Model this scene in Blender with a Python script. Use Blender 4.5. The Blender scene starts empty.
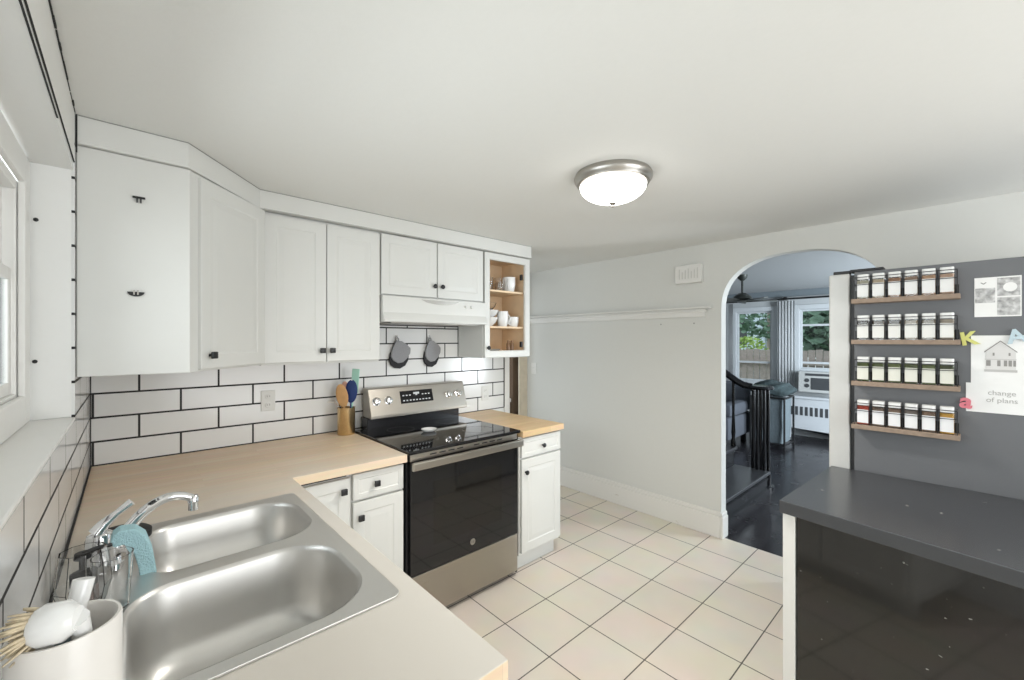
import bpy, bmesh, math, random
from math import pi, sin, cos, radians
from mathutils import Vector, Matrix

scene = bpy.context.scene
COL = scene.collection
random.seed(7)

# ------------------------------------------------------------------ camera
cam_d = bpy.data.cameras.new('camera')
cam = bpy.data.objects.new('camera', cam_d)
COL.objects.link(cam)
cam.location = (.1275, -2.7028, 1.485)
cam.rotation_euler = (pi / 2, 0, -.7409)
cam_d.sensor_width = 36
cam_d.lens = 419.7 / 1024 * 36
cam_d.clip_start = .02
scene.camera = cam

# ------------------------------------------------------------------ world, colour management
world = bpy.data.worlds.new('sky')
scene.world = world
world.use_nodes = True
wb = world.node_tree.nodes['Background']
wb.inputs[0].default_value = (.86, .94, 1, 1)
wb.inputs[1].default_value = 1.6
scene.view_settings.view_transform = 'Standard'
scene.view_settings.look = 'None'
scene.view_settings.gamma = 1
scene.view_settings.use_curve_mapping = False
scene.view_settings.exposure = 0.28

# ------------------------------------------------------------------ daylight entering at the windows, added living-room fill
def area(name, loc, rot, sx, sy, power, color=(1, 1, 1)):
    d = bpy.data.lights.new(name, 'AREA')
    d.shape = 'RECTANGLE'; d.size = sx; d.size_y = sy; d.energy = power; d.color = color
    o = bpy.data.objects.new(name, d); COL.objects.link(o)
    o.location = loc; o.rotation_euler = rot
    return o
# big glazed opening behind the camera
area('daylight_rear_window', (1.9, -4.75, 1.35), (radians(90), 0, 0), 2.6, 1.9, 38, (1, .985, .96))
# window over the sink, beyond the niche
area('daylight_sink_window', (-.42, -1.75, 1.62), (0, radians(-90), 0), .7, 1.6, 20, (.95, .98, 1))
# living room: added fill lamp outside the frame, brightens the room
area('living_fill_lamp', (5.6, -4.5, 1.4), (radians(90), 0, radians(-32)), 1.5, 1.5, 215, (.84, .93, 1))

# ------------------------------------------------------------------ materials
MATS = {}
def mat(name, color, rough=.5, metal=0, spec=.5, bump=None, trans=0, ior=1.45, emit=None, estr=0, coat=0, alpha=1):
    m = bpy.data.materials.new(name); m.use_nodes = True
    nt = m.node_tree; b = nt.nodes['Principled BSDF']
    b.inputs['Base Color'].default_value = (*color, 1)
    b.inputs['Roughness'].default_value = rough
    b.inputs['Metallic'].default_value = metal
    b.inputs['Specular IOR Level'].default_value = spec
    b.inputs['Transmission Weight'].default_value = trans
    b.inputs['IOR'].default_value = ior
    b.inputs['Coat Weight'].default_value = coat
    b.inputs['Alpha'].default_value = alpha
    if emit:
        b.inputs['Emission Color'].default_value = (*emit, 1)
        b.inputs['Emission Strength'].default_value = estr
    # every surface gets a faint procedural variation
    tc = nt.nodes.new('ShaderNodeTexCoord')
    no = nt.nodes.new('ShaderNodeTexNoise')
    sc_, st, var = bump or (30, .02, .03)
    no.inputs['Scale'].default_value = sc_
    nt.links.new(tc.outputs['Object'], no.inputs['Vector'])
    if trans < .5 and not emit:
        mx = nt.nodes.new('ShaderNodeMix'); mx.data_type = 'RGBA'
        mx.inputs[6].default_value = (*[c * (1 - var) for c in color], 1)
        mx.inputs[7].default_value = (*[min(1, c * (1 + var)) for c in color], 1)
        nt.links.new(no.outputs['Fac'], mx.inputs[0])
        nt.links.new(mx.outputs[2], b.inputs['Base Color'])
    if st:
        bp_ = nt.nodes.new('ShaderNodeBump'); bp_.inputs['Strength'].default_value = st
        bp_.inputs['Distance'].default_value = .01
        nt.links.new(no.outputs['Fac'], bp_.inputs['Height'])
        nt.links.new(bp_.outputs['Normal'], b.inputs['Normal'])
    MATS[name] = m
    return m

def N(m, t, **kw):
    n = m.node_tree.nodes.new(t)
    for k, v in kw.items(): setattr(n, k, v)
    return n

white = mat('white_cabinet_paint', (.70, .70, .672), .38, bump=(12, .03, .012))
ceilm = mat('ceiling_paint', (.80, .80, .775), .9, bump=(60, .03, .01))
wallw = mat('white_wall_paint', (.82, .82, .80), .6, bump=(40, .03, .01))
wallg = mat('grey_wall_paint', (.71, .71, .68), .7, bump=(50, .03, .012))
wallb = mat('living_wall_paint', (.46, .48, .49), .8, bump=(50, .03, .012))
trimw = mat('white_trim_paint', (.80, .79, .76), .35, bump=(20, .03, .015))
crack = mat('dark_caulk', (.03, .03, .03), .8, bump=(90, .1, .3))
greyline = mat('grey_caulk', (.33, .33, .31), .8)
black_metal = mat('black_metal', (.012, .012, .013), .35, .0, bump=(80, .04, .1))
black_paint = mat('black_gloss_paint', (.008, .008, .010), .22, bump=(20, .02, .1))
black_glass = mat('black_glass', (.008, .008, .009), .05, 0, .6, bump=(3, 0, .05))
black_plastic = mat('black_plastic', (.02, .02, .021), .45)
chrome = mat('chrome', (.82, .82, .83), .08, 1, bump=(10, 0, .02))
nickel = mat('brushed_nickel', (.42, .40, .37), .32, 1, bump=(200, .05, .08))
brass = mat('brushed_gold', (.72, .54, .30), .3, 1, bump=(90, .05, .12))
birch_in = mat('birch_plywood', (.86, .66, .45), .55, bump=(9, .05, .12))
oak = mat('oak_utensil_wood', (.62, .36, .16), .5, bump=(25, .05, .2))
grey_cloth = mat('grey_quilted_cloth', (.30, .30, .31), .95, bump=(260, .35, .15))
char_cloth = mat('charcoal_cloth', (.035, .035, .038), .95, bump=(260, .35, .15))
fridge_grey = mat('grey_fridge_enamel', (.15, .155, .165), .42, bump=(300, .05, .03))
fridge_door = mat('pale_steel_door', (.60, .60, .585), .4, .1, bump=(40, .02, .03))
paper = mat('white_paper', (.86, .86, .85), .8)
ink = mat('grey_ink', (.30, .29, .28), .8)
ink_dark = mat('dark_ink', (.10, .10, .10), .8)
ink_mid = mat('mid_grey_ink', (.52, .51, .50), .8)
ceramic = mat('white_ceramic', (.84, .84, .83), .15, coat=.4)
crockm = mat('cream_ceramic', (.78, .75, .71), .3, coat=.2)
glass = mat('clear_glass', (1, 1, 1), .02, trans=1, ior=1.45, bump=(5, 0, 0))
def thin_glass(name, tint, f=.08):
    m = bpy.data.materials.new(name); m.use_nodes = True; nt = m.node_tree; L = nt.links.new
    nt.nodes.remove(nt.nodes['Principled BSDF'])
    out = [n for n in nt.nodes if n.type == 'OUTPUT_MATERIAL'][0]
    tr = N(m, 'ShaderNodeBsdfTransparent'); tr.inputs[0].default_value = (*tint, 1)
    gl = N(m, 'ShaderNodeBsdfGlossy'); gl.inputs['Roughness'].default_value = .03
    fr_ = N(m, 'ShaderNodeFresnel'); fr_.inputs[0].default_value = 1.45
    no = N(m, 'ShaderNodeTexNoise'); no.inputs['Scale'].default_value = 2
    bu = N(m, 'ShaderNodeBump'); bu.inputs['Strength'].default_value = .01
    L(no.outputs['Fac'], bu.inputs['Height']); L(bu.outputs[0], gl.inputs['Normal'])
    mx = N(m, 'ShaderNodeMixShader'); L(fr_.outputs[0], mx.inputs[0]); L(tr.outputs[0], mx.inputs[1]); L(gl.outputs[0], mx.inputs[2])
    L(mx.outputs[0], out.inputs['Surface'])
    return m
pane_m = thin_glass('window_glass', (.96, .98, .98))
plastic_clear = mat('clear_plastic', (.93, .95, .95), .08, trans=1, ior=1.35, bump=(30, .05, 0))
frost = mat('frosted_lamp_glass', (1, .98, .95), .5, emit=(1, .975, .93), estr=4)
rubber = mat('black_rubber', (.012, .012, .012), .6)
sponge_blue = mat('pale_blue_sponge', (.40, .62, .67), .95, bump=(320, .5, .12))
navy = mat('navy_silicone', (.015, .04, .16), .5)
mint = mat('mint_silicone', (.42, .72, .60), .5)
pinkish = mat('pale_pink_silicone', (.62, .36, .28), .5)
wood_shelf = mat('rustic_shelf_wood', (.30, .225, .17), .7, bump=(60, .2, .3))
lid_m = mat('brushed_lid_metal', (.84, .84, .83), .5, .1, bump=(80, .03, .04))
bamboo = mat('straw_bristle', (.64, .54, .38), .85, bump=(120, .2, .35))
teal_cloth = mat('blue_grey_cloth', (.15, .185, .205), .9, bump=(40, .3, .2))
dark_cloth = mat('dark_grey_green_cloth', (.045, .065, .07), .95, bump=(30, .6, .5))
sofa_cloth = mat('charcoal_sofa_fabric', (.09, .10, .12), .95, bump=(160, .3, .2))
curtain_m = mat('grey_curtain', (.78, .80, .81), .9, bump=(20, .05, .04))
house_m = mat('pale_house_siding', (.62, .70, .80), .8, bump=(8, .1, .06))
fence_m = mat('weathered_fence_wood', (.36, .31, .28), .9, bump=(14, .2, .25))
ac_m = mat('off_white_plastic', (.52, .53, .52), .5)
ac_dark = mat('grey_grille', (.06, .065, .07), .6)
brown_wall = mat('brown_wall_paint', (.15, .10, .065), .8)
oaktrim = mat('light_wood_casing', (.72, .64, .51), .5, bump=(18, .08, .12))
toaster_grey = mat('grey_steel_toekick', (.36, .34, .31), .4, .8, bump=(90, .05, .1))

def leafmat(name, c1, c2, sc_=9):
    m = mat(name, c1, .8, bump=(sc_, .6, .4)); nt = m.node_tree
    mx = [n for n in nt.nodes if n.type == 'MIX'][0]
    mx.inputs[6].default_value = (*c1, 1); mx.inputs[7].default_value = (*c2, 1)
    return m
leaf = leafmat('tree_leaves', (.05, .11, .07), (.30, .45, .34))
leaf2 = leafmat('hedge_leaves', (.16, .28, .05), (.50, .66, .22))

# subway tile: brick texture over (u, z) in object space, dark grout
def tile_mat(name, axis, zoff):
    m = bpy.data.materials.new(name); m.use_nodes = True; nt = m.node_tree
    b = nt.nodes['Principled BSDF']
    tc = N(m, 'ShaderNodeTexCoord'); sp = N(m, 'ShaderNodeSeparateXYZ'); cb = N(m, 'ShaderNodeCombineXYZ')
    ad = N(m, 'ShaderNodeMath', operation='ADD'); ad.inputs[1].default_value = zoff
    au = N(m, 'ShaderNodeMath', operation='ADD'); au.inputs[1].default_value = -.0087 if axis == 'X' else .3164 * 10 + .06
    br = N(m, 'ShaderNodeTexBrick')
    br.offset = .5; br.offset_frequency = 2; br.squash = 1
    br.inputs['Scale'].default_value = 1
    br.inputs['Mortar Size'].default_value = .0046
    br.inputs['Mortar Smooth'].default_value = .1
    br.inputs['Brick Width'].default_value = .3164
    br.inputs['Row Height'].default_value = .1103
    br.inputs['Color1'].default_value = (.80, .80, .785, 1)
    br.inputs['Color2'].default_value = (.76, .76, .75, 1)
    br.inputs['Mortar'].default_value = (.022, .022, .022, 1)
    L = nt.links.new
    L(tc.outputs['Object'], sp.inputs[0]); L(sp.outputs[axis], au.inputs[0]); L(sp.outputs['Z'], ad.inputs[0])
    L(au.outputs[0], cb.inputs['X']); L(ad.outputs[0], cb.inputs['Y'])
    L(cb.outputs[0], br.inputs['Vector'])
    L(br.outputs['Color'], b.inputs['Base Color'])
    mr = N(m, 'ShaderNodeMapRange'); mr.inputs[3].default_value = .14; mr.inputs[4].default_value = .8
    L(br.outputs['Fac'], mr.inputs[0]); L(mr.outputs[0], b.inputs['Roughness'])
    bu = N(m, 'ShaderNodeBump'); bu.invert = True; bu.inputs['Strength'].default_value = .4; bu.inputs['Distance'].default_value = .003
    L(br.outputs['Fac'], bu.inputs['Height']); L(bu.outputs[0], b.inputs['Normal'])
    return m
tile_back = tile_mat('subway_tile_back', 'X', -.908 + .1103 * 9)
tile_left = tile_mat('subway_tile_left', 'Y', -.908 + .1103 * 9)

def floor_tile_mat():
    m = bpy.data.materials.new('cream_floor_tile'); m.use_nodes = True; nt = m.node_tree; L = nt.links.new
    b = nt.nodes['Principled BSDF']
    tc = N(m, 'ShaderNodeTexCoord'); mp = N(m, 'ShaderNodeMapping')
    s = .3117
    mp.inputs['Location'].default_value = (-1.896 + s * 20, 1.369 + s * 20, 0)
    br = N(m, 'ShaderNodeTexBrick'); br.offset = 0; br.squash = 1
    br.inputs['Scale'].default_value = 1
    br.inputs['Mortar Size'].default_value = .0032; br.inputs['Mortar Smooth'].default_value = .2
    br.inputs['Brick Width'].default_value = s; br.inputs['Row Height'].default_value = s
    br.inputs['Color1'].default_value = (.80, .73, .635, 1); br.inputs['Color2'].default_value = (.77, .695, .60, 1)
    br.inputs['Mortar'].default_value = (.13, .115, .10, 1)
    no = N(m, 'ShaderNodeTexNoise'); no.inputs['Scale'].default_value = 4
    mx = N(m, 'ShaderNodeMix', data_type='RGBA', blend_type='MULTIPLY'); mx.inputs[0].default_value = .18
    L(tc.outputs['Object'], mp.inputs[0]); L(mp.outputs[0], br.inputs['Vector']); L(tc.outputs['Object'], no.inputs['Vector'])
    L(br.outputs['Color'], mx.inputs[6]); L(no.outputs['Color'], mx.inputs[7]); L(mx.outputs[2], b.inputs['Base Color'])
    mr = N(m, 'ShaderNodeMapRange'); mr.inputs[3].default_value = .3; mr.inputs[4].default_value = .85
    L(br.outputs['Fac'], mr.inputs[0]); L(mr.outputs[0], b.inputs['Roughness'])
    bu = N(m, 'ShaderNodeBump'); bu.invert = True; bu.inputs['Strength'].default_value = .3; bu.inputs['Distance'].default_value = .003
    L(br.outputs['Fac'], bu.inputs['Height']); L(bu.outputs[0], b.inputs['Normal'])
    return m
floor_tile = floor_tile_mat()

def dark_floor_mat():
    m = bpy.data.materials.new('dark_floorboards'); m.use_nodes = True; nt = m.node_tree; L = nt.links.new
    b = nt.nodes['Principled BSDF']
    tc = N(m, 'ShaderNodeTexCoord')
    br = N(m, 'ShaderNodeTexBrick'); br.offset = .37; br.inputs['Scale'].default_value = 1
    br.inputs['Mortar Size'].default_value = .0012
    br.inputs['Brick Width'].default_value = 1.1; br.inputs['Row Height'].default_value = .085
    br.inputs['Color1'].default_value = (.014, .013, .016, 1); br.inputs['Color2'].default_value = (.026, .024, .028, 1)
    br.inputs['Mortar'].default_value = (.003, .003, .003, 1)
    L(tc.outputs['Object'], br.inputs['Vector']); L(br.outputs['Color'], b.inputs['Base Color'])
    no = N(m, 'ShaderNodeTexNoise'); no.inputs['Scale'].default_value = 6
    mr = N(m, 'ShaderNodeMapRange'); mr.inputs[3].default_value = .16; mr.inputs[4].default_value = .34
    L(tc.outputs['Object'], no.inputs['Vector']); L(no.outputs['Fac'], mr.inputs[0]); L(mr.outputs[0], b.inputs['Roughness'])
    return m
dark_floor = dark_floor_mat()

# butcher block: staves along y or x, worn paler
def butcher(name, along, c1, c2, worn=None):
    m = bpy.data.materials.new(name); m.use_nodes = True; nt = m.node_tree; L = nt.links.new
    b = nt.nodes['Principled BSDF']; b.inputs['Roughness'].default_value = .42
    tc = N(m, 'ShaderNodeTexCoord'); mp = N(m, 'ShaderNodeMapping')
    if along == 'Y': mp.inputs['Rotation'].default_value = (0, 0, pi / 2)
    br = N(m, 'ShaderNodeTexBrick'); br.offset = .43; br.inputs['Scale'].default_value = 1
    br.inputs['Mortar Size'].default_value = .0004
    br.inputs['Brick Width'].default_value = .62; br.inputs['Row Height'].default_value = .042
    br.inputs['Color1'].default_value = (*c1, 1); br.inputs['Color2'].default_value = (*c2, 1)
    br.inputs['Mortar'].default_value = (*[c * .8 for c in c2], 1)
    L(tc.outputs['Object'], mp.inputs[0]); L(mp.outputs[0], br.inputs['Vector'])
    m2 = N(m, 'ShaderNodeMapping'); m2.inputs['Scale'].default_value = (5, 60, 60) if along == 'X' else (60, 5, 60)
    no = N(m, 'ShaderNodeTexNoise'); no.inputs['Scale'].default_value = 1
    L(tc.outputs['Object'], m2.inputs[0]); L(m2.outputs[0], no.inputs['Vector'])
    mx = N(m, 'ShaderNodeMix', data_type='RGBA', blend_type='MULTIPLY'); mx.inputs[0].default_value = .22
    L(br.outputs['Color'], mx.inputs[6]); L(no.outputs['Color'], mx.inputs[7])
    out = mx.outputs[2]
    if worn:
        # bleached stretch of the top near the sink: fades with the distance from the back wall
        sp = N(m, 'ShaderNodeSeparateXYZ'); L(tc.outputs['Object'], sp.inputs[0])
        n2 = N(m, 'ShaderNodeTexNoise'); n2.inputs['Scale'].default_value = 4; L(tc.outputs['Object'], n2.inputs['Vector'])
        a = N(m, 'ShaderNodeMath', operation='MULTIPLY_ADD'); a.inputs[1].default_value = .35; L(n2.outputs['Fac'], a.inputs[0]); L(sp.outputs['Y'], a.inputs[2])
        mr = N(m, 'ShaderNodeMapRange'); mr.inputs[1].default_value = -.28; mr.inputs[2].default_value = -.95
        L(a.outputs[0], mr.inputs[0])
        m3 = N(m, 'ShaderNodeMix', data_type='RGBA'); m3.inputs[7].default_value = (*worn, 1)
        L(mr.outputs[0], m3.inputs[0]); L(out, m3.inputs[6])
        # bleaching stays on the top face, the edges keep the wood colour
        ge = N(m, 'ShaderNodeNewGeometry'); s2 = N(m, 'ShaderNodeSeparateXYZ'); L(ge.outputs['Normal'], s2.inputs[0])
        m4 = N(m, 'ShaderNodeMix', data_type='RGBA'); L(s2.outputs['Z'], m4.inputs[0]); L(out, m4.inputs[6]); L(m3.outputs[2], m4.inputs[7])
        out = m4.outputs[2]
    L(out, b.inputs['Base Color'])
    return m
block_left = butcher('pale_birch_butcher_block', 'X', (.88, .70, .51), (.82, .62, .43), (.64, .60, .54))
block_right = butcher('birch_butcher_block', 'X', (.78, .57, .34), (.70, .49, .27))

def steel(name, color, rough, stretch):
    m = bpy.data.materials.new(name); m.use_nodes = True; nt = m.node_tree; L = nt.links.new
    b = nt.nodes['Principled BSDF']; b.inputs['Metallic'].default_value = 1
    b.inputs['Base Color'].default_value = (*color, 1)
    tc = N(m, 'ShaderNodeTexCoord'); mp = N(m, 'ShaderNodeMapping'); mp.inputs['Scale'].default_value = stretch
    no = N(m, 'ShaderNodeTexNoise'); no.inputs['Scale'].default_value = 1; no.inputs['Detail'].default_value = 3
    mr = N(m, 'ShaderNodeMapRange'); mr.inputs[3].default_value = rough - .07; mr.inputs[4].default_value = rough + .1
    L(tc.outputs['Object'], mp.inputs[0]); L(mp.outputs[0], no.inputs['Vector']); L(no.outputs['Fac'], mr.inputs[0]); L(mr.outputs[0], b.inputs['Roughness'])
    bu = N(m, 'ShaderNodeBump'); bu.inputs['Strength'].default_value = .08; bu.inputs['Distance'].default_value = .001
    L(no.outputs['Fac'], bu.inputs['Height']); L(bu.outputs[0], b.inputs['Normal'])
    return m
sink_steel = steel('brushed_sink_steel', (.68, .67, .65), .37, (300, 12, 300))
range_steel = steel('brushed_range_steel', (.40, .37, .325), .30, (8, 300, 300))

def scuffed(name, color, rough, amount, sc_=30, spec=.5):
    m = bpy.data.materials.new(name); m.use_nodes = True; nt = m.node_tree; L = nt.links.new
    b = nt.nodes['Principled BSDF']; b.inputs['Roughness'].default_value = rough; b.inputs['Specular IOR Level'].default_value = spec
    tc = N(m, 'ShaderNodeTexCoord'); mp = N(m, 'ShaderNodeMapping'); mp.inputs['Scale'].default_value = (1, 1.6, 3.2); mp.inputs['Rotation'].default_value = (.4, .2, .5)
    vo = N(m, 'ShaderNodeTexNoise'); vo.inputs['Scale'].default_value = sc_; vo.inputs['Detail'].default_value = 5
    cr = N(m, 'ShaderNodeMapRange'); cr.inputs[1].default_value = .72 - amount; cr.inputs[2].default_value = .76 - amount
    L(tc.outputs['Object'], mp.inputs[0]); L(mp.outputs[0], vo.inputs['Vector']); L(vo.outputs['Fac'], cr.inputs[0])
    mx = N(m, 'ShaderNodeMix', data_type='RGBA'); mx.inputs[6].default_value = (*color, 1); mx.inputs[7].default_value = (.4, .39, .36, 1)
    L(cr.outputs[0], mx.inputs[0]); L(mx.outputs[2], b.inputs['Base Color'])
    return m
slate_top = scuffed('dark_slate_laminate', (.056, .058, .063), .26, -.005, 22)
gloss_panel = scuffed('scuffed_black_gloss_panel', (.013, .012, .011), .07, .001, 26, .5)
gloss_panel.node_tree.nodes['Principled BSDF'].inputs['IOR'].default_value = 1.6

# ------------------------------------------------------------------ mesh helpers (all take world coordinates unless said)
def B(): return bmesh.new()
def box(bm, x0, y0, z0, x1, y1, z1, bev=0):
    r = bmesh.ops.create_cube(bm, size=1)
    vs = r['verts']
    for v in vs:
        v.co = Vector(((x0 + x1) / 2 + v.co.x * (x1 - x0), (y0 + y1) / 2 + v.co.y * (y1 - y0), (z0 + z1) / 2 + v.co.z * (z1 - z0)))
    if bev:
        es = {e for v in vs for e in v.link_edges}
        bmesh.ops.bevel(bm, geom=list(es), offset=bev, segments=2, profile=.5, affect='EDGES')
    return bm
def frame_for(d):
    d = d.normalized(); a = Vector((0, 0, 1)) if abs(d.z) < .9 else Vector((1, 0, 0))
    u = d.cross(a).normalized(); return u, d.cross(u).normalized()
def tube(bm, pts, r, n=12, cap=True):
    pts = [Vector(p) for p in pts]; rs = r if isinstance(r, (list, tuple)) else [r] * len(pts)
    rings = []; u = None
    for i, p in enumerate(pts):
        d = (pts[min(i + 1, len(pts) - 1)] - pts[max(i - 1, 0)])
        if u is None: u, w = frame_for(d)
        else:
            dn = d.normalized(); u = (u - dn * u.dot(dn)).normalized(); w = dn.cross(u).normalized()
        rings.append([bm.verts.new(p + (u * cos(2 * pi * k / n) + w * sin(2 * pi * k / n)) * rs[i]) for k in range(n)])
    for a, b_ in zip(rings, rings[1:]):
        for k in range(n): bm.faces.new((a[k], a[(k + 1) % n], b_[(k + 1) % n], b_[k]))
    if cap: bm.faces.new(rings[0][::-1]); bm.faces.new(rings[-1])
    return bm
def cyl(bm, p0, p1, r, n=20): return tube(bm, [p0, p1], r, n)
def lathe(bm, cx, cy, cz, prof, n=32, axis='Z', sy=1, cap=True):
    """prof: (radius, height) pairs"""
    rings = []
    for r, h in prof:
        ring = []
        for k in range(n):
            a = 2 * pi * k / n; x, y = r * cos(a), r * sin(a) * sy
            p = (cx + x, cy + y, cz + h) if axis == 'Z' else ((cx + x, cy + h, cz + y) if axis == 'Y' else (cx + h, cy + x, cz + y))
            ring.append(bm.verts.new(p))
        rings.append(ring)
    for a, b_ in zip(rings, rings[1:]):
        for k in range(n): bm.faces.new((a[k], a[(k + 1) % n], b_[(k + 1) % n], b_[k]))
    if cap:
        if prof[0][0] > 1e-6: bm.faces.new(rings[0][::-1])
        if prof[-1][0] > 1e-6: bm.faces.new(rings[-1])
    return bm
def prism(bm, pts, axis, a, b_):
    """pts: 2-D outline; axis: the extrusion axis"""
    def P(u, v, w): return {'Z': (u, v, w), 'Y': (u, w, v), 'X': (w, u, v)}[axis]
    lo = [bm.verts.new(P(u, v, a)) for u, v in pts]; hi = [bm.verts.new(P(u, v, b_)) for u, v in pts]
    n = len(pts)
    bm.faces.new(lo); bm.faces.new(hi[::-1])
    for k in range(n): bm.faces.new((lo[k], hi[k], hi[(k + 1) % n], lo[(k + 1) % n]))
    return bm
def holed(bm, outer, holes, z0, z1):
    """horizontal slab with holes"""
    loops = []
    def loop(pts):
        vs = [bm.verts.new((x, y, z1)) for x, y in pts]
        es = [bm.edges.new((vs[i], vs[(i + 1) % len(vs)])) for i in range(len(vs))]
        return es
    es = loop(outer)
    for h in holes: es += loop(h)
    r = bmesh.ops.triangle_fill(bm, edges=es, use_beauty=True)
    fs = [g for g in r['geom'] if isinstance(g, bmesh.types.BMFace)]
    ex = bmesh.ops.extrude_face_region(bm, geom=fs)
    for v in ex['geom']:
        if isinstance(v, bmesh.types.BMVert): v.co.z = z0
    return bm
def rrect(x0, y0, x1, y1, r, n=8):
    pts = []
    rr = r if isinstance(r, (list, tuple)) else [r] * 4
    for (cx, cy, a, q) in ((x1 - rr[0], y1 - rr[0], 0, rr[0]), (x0 + rr[1], y1 - rr[1], 90, rr[1]), (x0 + rr[2], y0 + rr[2], 180, rr[2]), (x1 - rr[3], y0 + rr[3], 270, rr[3])):
        for k in range(n + 1):
            t = radians(a + 90 * k / n); pts.append((cx + q * cos(t), cy + q * sin(t)))
    return pts

def worldm(o):
    m = Matrix.Identity(4)
    while o is not None:
        m = Matrix.LocRotScale(o.location, o.rotation_euler, o.scale) @ m
        o = o.parent
    return m
def obj(name, bm, m, parent=None, smooth=False, bevel=0, local=False):
    bmesh.ops.recalc_face_normals(bm, faces=bm.faces)
    if parent is not None and not local: bm.transform(worldm(parent).inverted())
    me = bpy.data.meshes.new(name); bm.to_mesh(me); bm.free()
    me.materials.append(m)
    o = bpy.data.objects.new(name, me); COL.objects.link(o)
    if parent is not None: o.parent = parent
    if smooth:
        me.shade_smooth()
        if smooth != 'all':
            es = me.attributes.new('sharp_edge', 'BOOLEAN', 'EDGE') if 'sharp_edge' not in me.attributes else me.attributes['sharp_edge']
            b2 = bmesh.new(); b2.from_mesh(me)
            vals = [bool(len(e.link_faces) == 2 and e.calc_face_angle(0) > radians(38)) for e in b2.edges]
            b2.free(); es.data.foreach_set('value', vals)
    if bevel:
        md = o.modifiers.new('bevel', 'BEVEL'); md.width = bevel; md.segments = 2; md.limit_method = 'ANGLE'; md.angle_limit = radians(40)
    return o
def tag(o, label, cat, group=None):
    o['label'] = label; o['category'] = cat
    if group: o['group'] = group
    return o
def thing(name, label, cat, loc=(0, 0, 0), rz=0, group=None):
    o = bpy.data.objects.new(name, None); COL.objects.link(o)
    o.empty_display_size = .05
    o.location = loc; o.rotation_euler = (0, 0, rz)
    return tag(o, label, cat, group)
def struct(name, bm, m, parent=None, **k):
    o = obj(name, bm, m, parent, **k)
    if parent is None: o['kind'] = 'structure'
    return o
def copy_tree(o, parent=None):
    c = o.copy(); COL.objects.link(c)
    if parent is not None: c.parent = parent
    for ch in list(o.children): copy_tree(ch, c)
    return c
def text_mesh(txt, size, extr, bold=0):
    cu = bpy.data.curves.new('txt', 'FONT'); cu.body = txt; cu.size = size; cu.extrude = extr; cu.offset = bold; cu.align_x = 'CENTER'
    t = bpy.data.objects.new('txt', cu); COL.objects.link(t)
    dg = bpy.context.evaluated_depsgraph_get()
    me = bpy.data.meshes.new_from_object(t.evaluated_get(dg))
    bpy.data.objects.remove(t); bpy.data.curves.remove(cu)
    bm = bmesh.new(); bm.from_mesh(me); bpy.data.meshes.remove(me)
    return bm

CZ = 2.225            # kitchen ceiling
WX = 3.41             # grey wall with the arch
ARCH0, ARCH1 = -1.44, -2.375
# ------------------------------------------------------------------ setting: kitchen
struct('floor', box(B(), -.12, -4.9, -.1, WX + .02, .9, 0), floor_tile)
struct('floor_living', box(B(), WX + .02, -4.9, -.1, 8.2, 2.2, 0), dark_floor)
struct('ceiling', box(B(), -.3, -4.9, CZ, WX - .001, .9, CZ + .1), ceilm)
struct('ceiling_living', box(B(), WX + .085, -4.9, 2.27, 8.2, 2.2, 2.35), wallb)
# back wall behind the tile, ends at x = 2.51
struct('wall_back', box(B(), -.12, .008, 0, 2.51, .11, CZ), wallw)
struct('wall_back_tile', box(B(), 0, 0, .905, 2.508, .0078, 1.72), tile_back)
# left wall: below the niche, beside it and above it
struct('wall_left', box(B(), -.12, -4.9, 0, -.008, .008, 1.225), wallw)
struct('wall_left_tile', box(B(), -.0078, -2.9, .905, 0, 0, 1.225), tile_left)
struct('wall_left_corner', box(B(), -.2, -.735, 1.235, -.008, .008, CZ), wallw)
struct('wall_left_corner_tile', box(B(), -.0078, -.740, 1.2255, 0, 0, CZ), tile_left)
struct('trim_1', box(B(), -.2, -.7404, 1.236, -.0079, -.7352, 2.035), wallw)
struct('wall_left_head', box(B(), -.2, -4.9, 2.035, -.004, -.7405, CZ), wallw)
struct('wall_left_far', box(B(), -.2, -4.9, 1.236, -.004, -2.72, 2.035), wallw)
struct('trim_2', box(B(), -.0038, -2.9, 2.062, -.0005, -.742, CZ - .001), trimw)
for i, (a, b_, z, t) in enumerate(((-1.18, -2.9, 2.033, .0013), (-.742, -2.9, 2.0605, .0009))):
    struct('trim_%d' % (3 + i), box(B(), -.003, b_, z, .0004, a, z + t), crack)
# ragged dark gap where the tiles meet ceiling and corner
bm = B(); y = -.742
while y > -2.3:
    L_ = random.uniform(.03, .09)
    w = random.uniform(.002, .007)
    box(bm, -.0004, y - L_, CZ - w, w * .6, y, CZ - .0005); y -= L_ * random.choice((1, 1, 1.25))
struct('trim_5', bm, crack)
# window sill in the niche
struct('trim_6', box(B(), -.104, -2.71, 1.2255, .001, -.7415, 1.2355), trimw, bevel=.003)

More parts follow.
